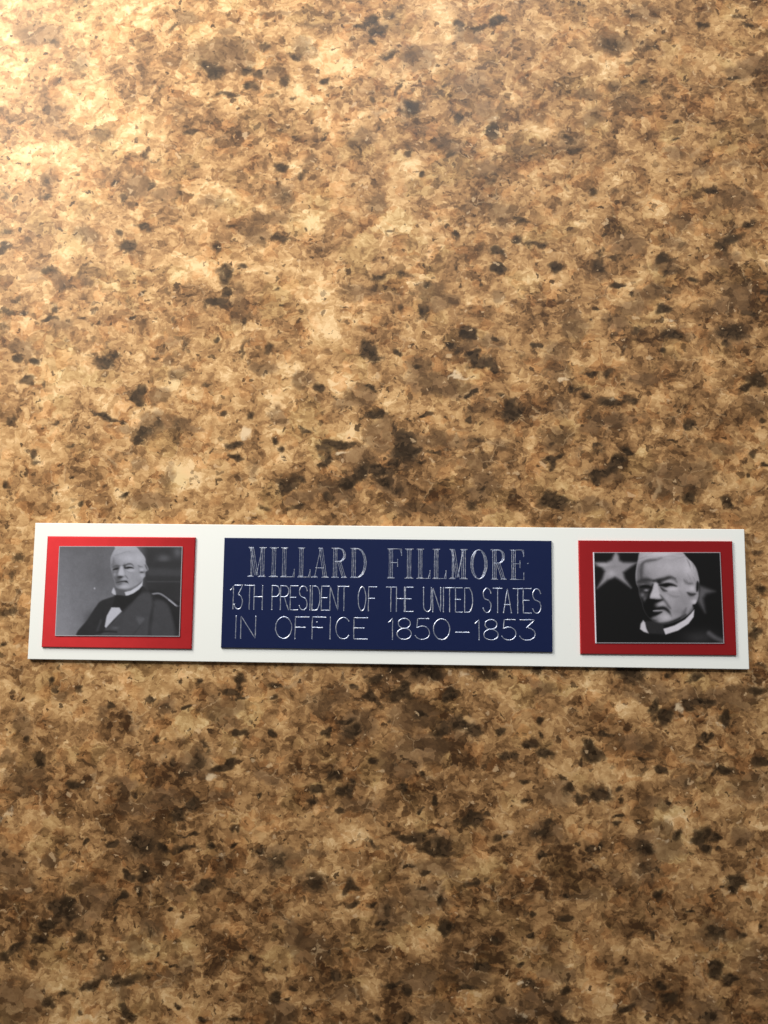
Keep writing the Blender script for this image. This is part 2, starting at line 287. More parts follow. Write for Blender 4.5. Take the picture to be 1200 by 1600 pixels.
    (30.8,-43.4,0.94,0.67,1,0), (34.8,-47.9,1.34,2.14,0.8,0), (33.4,-49.9,2.14,1.07,0.9,0), (59.6,-42.4,0.53,0.4,1,0), (50.2,-45.4,0.93,0.53,1.1,0), (50.1,-47.1,0.93,0.53,1,0),
    (54.2,-46,1.07,0.67,1,0), (62.1,-48.7,1.86,1.19,1,30), (67.3,-49.2,1.85,1.32,1.1,0), (67.9,-51.4,1.06,1.58,1.1,0), (70,-49.8,1.32,0.66,1,0), (55.4,-52.1,2.65,1.59,1,0),
    (44.1,-52.3,1.46,1.33,1,0), (46.7,-51.6,0.8,0.8,1,0), (40.5,-51.5,0.8,0.53,1,0), (55.3,-55.9,1.85,1.85,0.7,0), (77.1,-52.6,0.92,0.53,0.9,0), (71,-52,0.79,0.53,1,0),
    (33,-53.7,0.8,0.53,1.1,0), (43.6,-57.3,0.66,0.53,1,0), (58.7,-56.7,0.66,0.53,1,0), (56.9,-57.7,0.79,0.4,1,0), (57.8,-61,1.32,0.92,1.1,0), (73.6,-58.3,2.89,1.05,1.1,0),
    (72.5,-59.8,1.18,0.79,1.1,0), (69.9,-59,0.92,0.53,1,0), (68.5,-61.6,0.92,0.79,1,0), (38.6,-61.9,0.8,0.4,1.1,0), (37.9,-66.5,1.19,0.66,1.1,0), (31.3,-66.3,1.06,0.8,1,0),
    (63.2,-64.9,1.05,0.39,1.1,0), (69.4,-68.9,2.87,1.44,0.9,0), (73.9,-68.2,0.91,0.52,0.9,0), (78.5,-67.1,0.91,0.52,1,0), (31.3,-69.8,1.19,0.66,1.1,0), (29.9,-75.5,1.19,0.53,1,0),
    (50.3,-74.4,0.52,1.18,1,0), (46.7,-74.9,0.66,0.52,1,0), (48.9,-77.6,1.57,1.31,0.8,0), (56,-69.5,0.79,0.79,1,0), (68.9,-75.8,1.82,1.56,1.1,0), (72.3,-77.6,1.95,1.04,1,0),
    (57.3,-79.6,1.17,1.04,1,0), (59.3,-81.3,1.82,1.04,1.1,0), (50.7,-83.7,2.21,0.65,1.1,25), (67,-83.9,2.33,1.55,0.9,0), (77.4,-81.2,2.58,1.81,0.6,0), (41.3,-80.1,0.52,0.39,1.1,0),
    (37.7,-80.3,1.97,0.92,1,15), (29.9,-80.5,2.1,1.31,0.9,0), (29.2,-86.2,1.83,1.05,0.9,0), (36.4,-86.6,2.09,1.04,1,0), (40.9,-86.5,0.52,0.39,1,0), (55.9,-86.7,1.56,0.52,0.9,0),
    (33.8,-83.5,2.1,1.05,0.7,0), (-83.5,-5.3,1.72,1.29,0.8,0), (-82.3,3.1,1.44,2.01,0.7,0), (-81.1,7.4,2.01,1.15,0.8,0), (-82.5,-12.3,1.14,0.85,0.9,0), (80.7,10.4,1.37,0.82,0.8,0),
    (81.1,2.2,1.36,1.63,0.8,0), (79.4,-7.4,1.35,1.08,0.9,0), (80.2,-14.1,1.21,0.94,0.9,0),
]
TAUPE = [
    (-84,131.5,5.87,2.78,0.9,0), (-73.6,124.6,3.07,2.46,0.8,0), (-48.7,134.8,3.37,1.68,0.8,0), (-39.3,126.2,7.6,3.95,1,0), (-33.3,128.6,2.73,1.21,0.9,0), (-38.7,132.2,1.83,1.22,0.9,0),
    (-49.4,112.4,2.57,1.36,0.6,0), (-68.1,106.1,2.43,1.82,0.7,0), (-58.4,93.8,3.3,3.6,0.9,0), (-50.8,91.4,2.99,2.09,0.9,0), (-79.2,95.9,2.12,1.66,0.9,0), (-69.9,82.2,2.54,2.1,0.8,0),
    (-79.7,111.3,1.83,3.05,0.6,0), (-41.1,89.9,4.17,1.79,0.7,0), (-31.2,82.1,3.25,3.25,0.7,0), (-80,130.3,3.09,1.85,0.8,0), (18.6,130,2.99,1.79,0.9,0), (-26.7,136.6,4.26,0.91,0.8,0),
    (-18.3,133.6,6.06,1.21,0.6,0), (-20.4,127.7,3.32,3.02,0.7,0), (-27,121.3,3.32,1.81,0.9,0), (5.9,124.2,4.19,2.69,1,0), (17.9,118.5,5.64,3.27,0.7,0), (22.3,111.4,7.38,4.13,0.7,0),
    (13.5,103.6,2.65,2.65,0.9,0), (-19,99.1,2.53,1.78,0.8,0), (-24.8,91.3,2.22,2.67,1,0), (-26.9,86,4.14,1.78,0.9,0), (-29,81.3,2.66,2.07,0.8,0), (23,97.3,4.1,2.34,0.7,0),
    (-2.6,89,2.65,2.35,0.9,0), (-5.8,105.3,4.16,2.08,0.8,0), (26.6,86.6,2.91,3.2,1,0), (18.6,88.9,3.21,1.75,0.6,0), (5.3,112.6,2.97,2.67,0.8,0), (-3.1,132.3,3.31,2.41,0.8,0),
    (58.1,135.7,5.18,2.66,0.9,0), (51.3,128.1,3.84,2.66,1,0), (58.6,126.9,2.65,1.77,0.8,0), (51.8,117.3,1.32,1.47,1,0), (45.9,115.5,2.94,1.32,0.7,0), (46.6,110.4,2.34,1.9,0.9,0),
    (55.4,113.8,3.22,2.19,0.8,0), (81.2,121.9,3.21,2.33,0.9,0), (83.4,123.5,3.21,2.04,0.8,0), (42.1,103.9,3.51,2.63,0.9,0), (31.1,102,2.93,1.76,0.8,0), (64.6,101,2.03,2.03,0.8,0),
    (71,97.6,2.88,2.02,0.8,0), (78.2,98.6,3.17,1.3,0.7,0), (67,84.9,2.58,2.01,1,0), (78.7,90.2,4.58,2.86,0.8,0), (54.7,78.9,4.02,2.29,0.9,0), (64.7,78.9,2.86,1.72,0.8,0),
    (83.6,107.1,2.6,3.61,0.6,0), (-75.2,70.7,2.38,1.79,0.9,0), (-70.1,71.5,2.38,1.49,0.7,0), (-34.3,63.9,2.05,3.22,1,0), (-34.5,69.2,2.64,1.18,0.7,0), (-74.7,60.8,3.26,1.48,0.8,0),
    (-49.5,57.1,3.22,1.32,0.6,0), (-48.9,52.9,1.46,1.32,0.8,0), (-83.2,54.8,3.26,2.07,0.8,0), (-51.9,44.1,2.62,1.46,1,0), (-49.7,44.8,2.04,1.16,0.9,0), (-51.6,38.2,2.9,2.61,1.1,0),
    (-54,35.7,2.61,2.03,1.1,0), (-47.3,37.9,2.61,1.45,0.9,0), (-43.6,36.2,4.05,0.87,0.9,-10), (-58.8,36.4,3.2,1.16,0.7,0), (-55.6,28.4,2.02,1.73,0.8,0), (-53,19.8,4.88,1.72,1,0),
    (-47,48.9,2.04,1.75,0.8,0), (-29.6,26.4,1.43,3.15,0.7,0), (-48.2,25.6,1.29,4.32,0.7,0), (-80.6,73.8,4.48,1.2,0.6,0), (-6,68.4,4.07,2.04,0.8,0), (9.3,68.4,3.47,2.32,0.9,0),
    (10.4,65,2.02,1.73,1,0), (24.4,67.4,1.73,1.3,0.7,0), (13.6,66.9,2.6,1.44,0.8,0), (-5.8,59.1,1.74,0.87,0.9,0), (23.4,55.8,3.43,2,1,0), (18.7,55.8,2.01,1.72,0.9,0),
    (-28.1,50.5,2.03,1.45,1,0), (6.5,50.6,2.87,2.29,0.9,0), (-18.7,48.3,2.45,1.59,1.1,0), (-6.3,43.9,4.02,2.29,1.1,25), (-9.2,42.2,3.15,1.43,1,0), (10.8,46.9,6.86,2.14,1.1,-8),
    (15.8,45.5,3.99,1.71,1,0), (19.4,41.2,1.7,1.7,0.9,0), (-0.5,35.3,3.56,3.13,1.1,0), (-24.9,39.5,2.88,1.58,1,-30), (-4,28,2.27,1.7,1,0), (-6.1,29.7,4.55,2.56,1,0),
    (1,24.1,2.83,2.55,1,0), (-11.7,23,4.26,1.99,1,0), (-18.8,20.8,3.41,1.42,0.9,0), (13.7,34.6,8.5,1.98,0.8,0), (19.4,29.6,3.95,2.26,0.9,0), (21.5,24.6,3.37,3.09,1,0),
    (3.9,19.2,5.35,1.69,0.8,0), (12.3,18.9,2.81,0.98,1,0), (25,34,2.82,1.69,0.7,0), (5.2,32.4,3.69,3.69,0.9,0), (-2.9,53.5,2.88,2.59,0.5,0), (58.8,67.7,3.98,1.99,1,0),
    (55.1,64.7,3.41,1.71,0.9,0), (49.4,61.8,1.71,1.42,1,0), (41.5,60.3,2.56,2.85,1,0), (51.5,61,2.56,2.56,0.9,0), (78.6,67.7,3.68,3.39,0.9,0), (75,64.7,3.39,1.98,0.8,0),
    (37.9,54.4,3.98,2.27,0.8,0), (37.9,50,2.84,1.99,0.9,0), (39.5,42,1.98,1.98,1,0), (49,39.1,3.37,1.97,1,0), (53.9,39.2,1.96,1.26,0.8,0), (37.7,34.8,3.37,2.25,1,0),
    (44.7,36.9,2.81,1.4,0.9,0), (44.5,19.6,4.17,1.25,1.1,0), (64.1,26.4,6.93,3.6,1,0), (74,32.8,4.72,1.66,0.9,0), (81.9,42.9,2.23,1.95,0.9,0), (57.6,48.6,4.79,1.41,0.8,0),
    (76.2,58.8,4.5,2.53,0.9,0), (75.3,75.9,3.41,1.42,0.9,0), (47.4,73.7,3.15,2.29,0.8,0), (47.4,27,4.18,2.23,0.8,0), (61.8,74.4,2.85,2.57,0.8,0), (64.9,58.8,3.67,1.98,0.8,0),
    (-78.3,-28.7,2.11,2.81,1,0), (-70.1,-23.1,1.41,0.99,0.9,0), (-76.9,-40.8,4.75,3.35,0.8,0), (-60.8,-26.4,1.4,1.26,1,0), (-46.9,-24.1,2.23,1.68,1.1,0), (-34.4,-25.3,3.89,3.34,1,0),
    (-40.2,-36.1,3.32,2.77,1.1,0), (-55.3,-41.1,2.22,1.25,1,0), (-47.5,-44.3,5.24,2.07,1.1,0), (-34.5,-43.3,2.75,1.24,0.9,0), (-54.3,-46.4,2.21,1.24,0.9,0), (-50.6,-53.5,4.12,3.57,1.1,0),
    (-43.3,-62.5,2.45,1.77,1.1,0), (-79.3,-58.1,2.49,2.77,1,0), (-77,-61.9,2.76,2.48,1,0), (-70.4,-57.2,2.21,1.52,0.8,0), (-64.6,-61.7,3.3,1.65,0.7,0), (-81.3,-36.2,2.24,1.68,0.8,0),
    (-60.3,-65.5,2.74,3.01,1,0), (-51.7,-73.7,2.44,2.04,0.8,0), (-58.3,-78.9,2.71,2.03,1,0), (-40.1,-77.8,1.48,2.43,0.9,30), (-43.3,-80.5,5.12,1.48,0.7,0), (-75.5,-86.3,5.43,3.8,1.1,0),
    (-47.8,-70.4,2.44,1.49,1.1,-50), (-65.6,-68.2,4.65,3.28,0.8,0), (-54,-83.3,1.89,2.97,0.8,0), (-13.6,-23.6,3.32,1.93,1,0), (-9.5,-21.5,1.66,2.49,0.8,0), (-5.3,-28.2,3.57,2.47,1.1,0),
    (5.7,-26,4.66,2.47,1.1,0), (8.5,-32.6,5.45,2.18,1.1,0), (3.7,-35.4,3.82,2.73,1.1,0), (-24.3,-39.2,3.02,1.65,0.9,0), (-21.8,-56.2,4.07,2.99,1.1,0), (-15.7,-55.2,4.34,1.08,0.9,0),
    (-14.2,-60.6,3.51,1.89,1.1,0), (11.3,-56.8,4.56,1.88,1.1,0), (1.3,-65.4,2.14,2.41,1.1,0), (6,-62.1,1.61,1.21,1,0), (10,-63.9,4.55,2.67,1,0), (-5,-44.1,5.98,1.22,0.8,0),
    (5.6,-17.2,8.27,2.2,0.9,0), (16.6,-28.5,4.63,2.73,0.9,0), (12.6,-52.3,4.04,2.69,0.9,0), (33.7,-19.5,2.45,1.5,1.1,0), (56.1,-19.9,5.95,1.89,1,0), (68.2,-20.3,5.92,1.62,0.9,0),
    (74.9,-20.9,3.76,2.42,1.1,0), (36.9,-41.4,3.76,2.42,1,0), (57.4,-51.4,5.3,2.92,1.1,0), (55.3,-55.9,2.65,2.65,1.1,0), (49.3,-58.6,2.38,1.19,1,-25), (59.4,-47.5,2.12,1.19,1.1,-30),
    (63.7,-38.9,3.47,1.47,0.9,0), (53.2,-30.6,3.76,1.88,1,0), (77.6,-39.3,4.51,2.39,1,0), (57.6,-42.7,2.93,1.2,0.9,0), (69.4,-68.9,3.92,2.09,1.2,0), (77,-73.8,3.12,3.63,1,0),
    (78.2,-77.5,2.33,2.33,0.9,0), (54,-82.4,2.34,1.3,1,0), (67,-83.9,3.11,2.07,1.1,0), (36.5,-77.2,3.15,1.84,1,0), (33.8,-83.5,4.45,2.36,1.1,0), (43.3,-61.9,5.82,1.59,0.7,0),
    (-18.4,-71,2.02,2.96,1,0), (-15.3,-73.4,4.56,2.95,0.9,0), (-20.3,-86.8,2.66,2.13,1.1,0), (7.5,-79.8,3.18,1.59,1,0), (20,-78.3,2.64,2.24,1.1,0), (15.4,-75.2,2.12,2.12,0.7,0),
    (25.9,-86.2,2.36,1.57,1.1,0), (11.5,-85.4,3.16,1.85,1,0), (8.8,-77.9,3.71,1.59,0.8,0), (-7.1,-82.1,4.25,2.13,0.7,0), (3.4,-67.3,3.74,1.6,1,0), (34.1,-49.2,3.21,2.68,0.8,0),
    (45.6,-41.2,3.21,2.14,0.8,0), (75.3,-49.1,2.37,2.11,0.8,0),
]
CREAM = [
    (-73.1,116.1,4.28,3.36,1.1,0), (-86.6,124.2,5.24,4.31,0.9,0), (-61.3,108,5.15,3.63,0.8,0), (-42.7,92.2,3.58,3.58,0.6,0), (-75.7,92.3,1.96,3.32,0.7,0), (-59.7,139.8,3.39,0.92,1.1,0),
    (-82.2,101.8,6.08,4.56,0.7,0), (-62.5,133.8,7.68,4.61,0.7,0), (-15.1,127.6,3.62,2.72,1,0), (-12,122.8,4.21,2.55,1,0), (-21.7,118.1,1.65,1.95,0.9,0), (-12.5,107.7,3.58,2.68,0.8,0),
    (23.8,110.6,1.92,1.03,0.9,0), (5.4,96.7,1.77,2.65,1,0), (-17.2,84.4,4.13,2.06,0.9,0), (7.7,82.8,4.67,2.34,0.7,0), (19.4,84.3,5.53,2.47,0.6,0), (51.2,122.2,2.5,2.5,0.9,0),
    (34.1,107.4,4.99,2.64,0.7,0), (60,88.8,3.17,2.45,0.8,0), (50,97.2,3.19,1.6,0.6,0), (31.1,95,3.21,2.19,0.7,0), (72.5,125.2,4.1,2.34,0.6,0), (-44.2,72.2,3.99,2.21,0.95,0),
    (-35.9,44.3,3.19,2.46,0.9,0), (-80.3,67.6,2.68,2.68,0.6,0), (-64.6,66.1,2.22,1.63,0.8,0), (-63.5,43,2.19,1.61,0.8,0), (-44.6,24.9,3.45,6.03,0.75,0), (-74.5,44.4,3.23,2.49,0.6,0),
    (-75.9,29.7,3.2,1.6,0.7,0), (-58.4,26.9,2.17,2.46,0.7,0), (-45.4,46.7,2.33,1.6,0.7,0), (-15.4,66.2,6.12,2.19,0.85,0), (-14.5,59.4,4.06,4.64,0.9,0), (-10.7,47.6,4.03,2.45,1,0),
    (-25,43.1,2.88,2.45,1,0), (-8.4,35.9,4.86,2,1,0), (-4.1,33.8,1.71,1.99,1,0), (-16.2,36.6,3.15,1.29,0.8,0), (-23.2,29.3,2.43,1.57,0.7,0), (-22.3,49.8,3.18,3.18,0.7,0),
    (20.1,74.4,2.46,1.59,0.7,0), (8.7,41.8,3.99,1.85,0.65,0), (30.9,70.7,4.03,1.73,0.7,0), (56.7,72.9,4,2.57,0.95,0), (69.4,66.2,3.97,1.7,0.75,0), (29.3,49.9,1.99,1.99,0.9,0),
    (32.9,47.8,3.12,1.28,0.9,0), (52,52.2,1.84,0.99,0.9,0), (51.2,45.6,3.8,1.27,0.8,0), (63.6,61,3.11,0.99,0.7,0), (77.7,61.8,1.55,1.55,0.7,0), (61.5,35.6,3.77,0.98,0.8,0),
    (71.7,48.6,4.76,4.76,0.55,0), (-75,-24.5,4.79,2.25,0.6,0), (-57.5,-21.8,2.25,1.54,0.8,0), (-64.6,-35.2,4.74,3.91,0.5,0), (-74.7,-54,3.05,2.22,0.6,0), (-57.7,-62.2,2.05,1.51,0.8,0),
    (-43,-18.6,1.26,1.26,0.8,0), (-46.3,-74.2,5.96,3.79,0.5,0), (-44.1,-76.7,2.97,2.03,0.8,0), (-66.7,-73.4,1.77,1.23,0.6,0), (-63.2,-88.5,5.94,2.97,0.55,0), (-45.2,-83.9,3.77,1.21,0.65,0),
    (-29.3,-75.9,1.75,1.21,0.8,0), (-32.6,-80.2,3.22,1.88,0.5,0), (-39.8,-67,5.97,2.17,0.5,0), (-20.5,-23.7,2.08,1.52,0.85,0), (-22.5,-27.1,2.07,1.52,0.85,0), (9.8,-20.5,3.02,1.24,0.75,0),
    (18,-23.1,1.78,0.96,0.75,0), (-4.9,-51.3,3.79,2.71,0.8,0), (-1,-42.1,2.99,1.5,0.65,0), (-12.9,-58,2.98,1.22,0.9,0), (-16.8,-65.8,1.75,1.48,0.7,0), (0.4,-46.6,3.8,1.22,0.6,0),
    (19.4,-56,3.75,2.14,0.65,0), (-5.9,-33.5,3.29,1.92,0.55,0), (24.7,-46.8,2.02,2.02,0.6,0), (-1.8,-81.3,2.92,1.73,0.6,0), (-19.3,-74.2,1.07,2.95,0.65,0), (8.7,-70.3,3.73,2.26,0.65,0),
    (-8.7,-66.3,2.42,0.94,0.65,0), (16.7,-84,4.48,2.9,0.8,0), (43.2,-18,2.99,2.04,0.75,0), (50.6,-23.9,4.32,2.03,0.75,0), (64.1,-24.4,2.02,0.94,0.8,0), (73.7,-17.3,2.96,0.94,0.65,0),
    (53,-37.8,3.75,1.47,0.65,0), (59.5,-45.5,2.66,1.99,0.8,0), (52.8,-48.2,4.26,1.2,0.65,0), (36.9,-36.1,2.43,1.48,0.65,0), (79.3,-47.1,1.98,1.98,0.55,0), (30,-55.1,3.74,1.74,0.65,0),
    (63.3,-76,4.95,2.87,0.75,0), (51.7,-71.2,2.62,1.18,0.8,0), (44.3,-79.6,2.22,1.96,0.8,0), (39.1,-74.7,1.71,1.45,0.65,0), (42.9,-84.6,2.87,1.44,0.5,0), (40.1,-47.2,1.2,1.2,0.7,0),
]
QUARTZ = [
    (-32,35.1,1.87,1.87,1.1,0), (-73.1,116.1,1.83,1.53,0.6,0), (16.5,48.4,4,0.43,0.9,0), (-10.1,31.2,1.28,0.57,1,0), (38.5,47.8,2.41,0.57,0.9,0), (50.6,36.4,0.7,0.42,1,0),
    (-36.4,-38.7,1.24,1.24,1,0), (-80.6,-48.5,1.11,1.11,0.8,0), (-33.4,-55.2,1.23,1.23,0.7,0), (17.3,-16.4,2.47,1.37,0.8,0), (26.1,-49.4,2.01,1.07,0.7,0), (16.7,-84,2.63,1.84,0.6,0),
    (62.7,-23.1,1.21,1.35,1,0), (58.7,-49.4,1.46,0.4,0.9,0), (72,-26.3,0.8,0.54,0.8,0), (29.8,-84.9,2.1,1.05,0.7,0), (27.9,-80,0.92,0.53,1,0), (55.1,132.5,0.44,0.44,1,0),
    (53.6,134.5,0.59,0.44,0.8,0), (59.1,134.6,0.44,0.44,0.9,0), (-78,127.9,0.46,0.46,1,0), (-48.4,59.8,0.44,0.44,1,0), (-4.5,-64.1,0.4,0.4,1,0), (4.6,111.5,0.74,0.74,0.7,0),
    (23.8,110.6,1.18,0.59,0.8,0), (63.6,61.8,2.27,0.57,0.7,0), (-58.2,-37.8,0.42,0.42,0.6,0), (-73.6,-49.4,0.28,0.28,0.7,0), (9.8,-21.9,0.69,0.55,0.6,0), (-43.5,33.6,0.43,0.43,0.8,0),
    (-57.9,97.7,1.8,0.45,0.7,0), (13.7,44,1.99,0.43,0.6,0), (-7,89.7,0.59,0.59,0.6,0), (34.4,-21.5,1.09,0.82,0.5,0), (50.5,44.2,1.97,0.56,0.6,0),
]
UMBER = [  # broad brown stone areas, also carrying shade on the lower counter as colour
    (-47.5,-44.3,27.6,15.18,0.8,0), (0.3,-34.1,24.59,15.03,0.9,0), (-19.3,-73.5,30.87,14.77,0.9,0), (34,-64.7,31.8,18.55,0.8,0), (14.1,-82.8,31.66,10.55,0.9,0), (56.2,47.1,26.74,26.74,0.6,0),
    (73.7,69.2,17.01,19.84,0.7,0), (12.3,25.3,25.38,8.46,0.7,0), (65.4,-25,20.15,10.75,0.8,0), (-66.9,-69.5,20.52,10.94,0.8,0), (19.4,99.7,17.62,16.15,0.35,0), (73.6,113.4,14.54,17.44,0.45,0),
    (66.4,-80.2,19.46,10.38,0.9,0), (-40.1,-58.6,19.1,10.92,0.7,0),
]
TEXT_LINES = [
    [('M',-29.73,-25.87,3.57,9.88), ('I',-25.00,-23.24,3.56,9.88), ('L',-22.56,-19.60,3.56,9.88), ('L',-18.85,-16.16,3.56,9.88), ('A',-15.75,-12.12,3.56,9.88), ('R',-11.45,-8.25,3.56,9.88), ('D',-7.41,-3.96,3.56,9.88), ('F',0.64,3.68,3.55,9.88), ('I',4.44,6.17,3.55,9.88), ('L',7.00,9.84,3.55,9.88), ('L',10.46,13.29,3.55,9.88), ('M',14.05,17.84,3.55,9.88), ('O',18.63,22.14,3.54,9.89), ('R',23.00,26.19,3.54,9.89), ('E',27.12,30.04,3.54,9.89)],
    [('1',-33.41,-32.67,-3.51,1.64), ('3',-32.47,-30.68,-3.51,1.64), ('T',-30.24,-28.22,-3.51,1.64), ('H',-28.22,-26.41,-3.52,1.63), ('P',-24.32,-22.71,-3.52,1.63), ('R',-22.47,-20.69,-3.53,1.63), ('E',-20.36,-18.75,-3.53,1.63), ('S',-18.41,-16.67,-3.53,1.63), ('I',-16.20,-15.86,-3.54,1.62), ('D',-15.59,-13.88,-3.54,1.62), ('E',-13.58,-11.97,-3.54,1.62), ('N',-11.71,-9.97,-3.54,1.62), ('T',-9.70,-7.69,-3.55,1.62), ('O',-5.62,-3.95,-3.55,1.62), ('F',-3.38,-1.68,-3.56,1.61), ('T',0.48,2.44,-3.56,1.61), ('H',2.65,4.37,-3.57,1.61), ('E',4.58,6.23,-3.57,1.61), ('U',8.50,10.15,-3.58,1.60), ('N',10.50,12.18,-3.58,1.60), ('I',12.63,12.90,-3.58,1.60), ('T',13.18,15.03,-3.58,1.60), ('E',15.37,16.81,-3.59,1.60), ('D',17.33,19.04,-3.59,1.60), ('S',21.27,22.98,-3.60,1.59), ('T',23.49,25.30,-3.60,1.59), ('A',25.65,27.35,-3.60,1.59), ('T',27.76,29.64,-3.61,1.59), ('E',29.88,31.52,-3.61,1.59), ('S',31.86,33.63,-3.61,1.59)],
    [('I',-32.13,-31.87,-9.76,-5.03), ('N',-30.92,-27.74,-9.74,-5.03), ('O',-23.38,-19.87,-9.69,-5.04), ('F',-19.13,-16.19,-9.67,-5.04), ('F',-15.46,-12.52,-9.64,-5.04), ('I',-11.72,-11.39,-9.63,-5.04), ('C',-10.35,-7.26,-9.61,-5.04), ('E',-6.46,-3.53,-9.59,-5.05), ('1',1.00,2.03,-9.55,-5.05), ('8',2.85,5.94,-9.53,-5.05), ('5',6.83,9.91,-9.51,-5.06), ('0',10.67,14.16,-9.48,-5.06), ('-',15.45,18.26,-9.45,-5.06), ('1',19.55,20.58,-9.43,-5.06), ('8',21.43,24.50,-9.41,-5.07), ('5',25.35,28.34,-9.39,-5.07), ('3',29.19,32.49,-9.36,-5.07)],
]


def axis(lo, hi, step, far):
    inner = np.arange(lo, hi + step * 0.5, step)
    left = np.arange(-far, lo - 4, 12.0)
    right = np.arange(hi + 12.0, far + 1, 12.0)
    return np.concatenate([left, inner, right])


def value_noise(X, Y, wave, seed):
    """Smooth random field with the given wavelength (mm)."""
    g = np.random.default_rng(seed).uniform(-1, 1, (512, 512))
    u, v = X / wave + 200.0, Y / wave + 200.0
    i, j = np.floor(u).astype(int), np.floor(v).astype(int)
    a, b = u - i, v - j
    a, b = a * a * (3 - 2 * a), b * b * (3 - 2 * b)
    i, j = i % 511, j % 511
    return ((g[j, i] * (1 - a) + g[j, i + 1] * a) * (1 - b) + (g[j + 1, i] * (1 - a) + g[j + 1, i + 1] * a) * b)


def patch_field(X, Y, xs, ys, blobs):
    F = np.zeros_like(X)
    for x, y, rx, ry, s, a in blobs:
        r = max(rx, ry) * 2.4 + 3.0
        i0, i1 = np.searchsorted(xs, (x - r, x + r))
        j0, j1 = np.searchsorted(ys, (y - r, y + r))
        if i1 <= i0 or j1 <= j0:
            continue
        dx, dy = X[j0:j1, i0:i1] - x, Y[j0:j1, i0:i1] - y
        c, sn = math.cos(math.radians(a)), math.sin(math.radians(a))
        u, v = (dx * c + dy * sn) / rx, (-dx * sn + dy * c) / ry
        F[j0:j1, i0:i1] = np.maximum(F[j0:j1, i0:i1], s * np.exp(-0.69 * (u * u + v * v)))
    return F


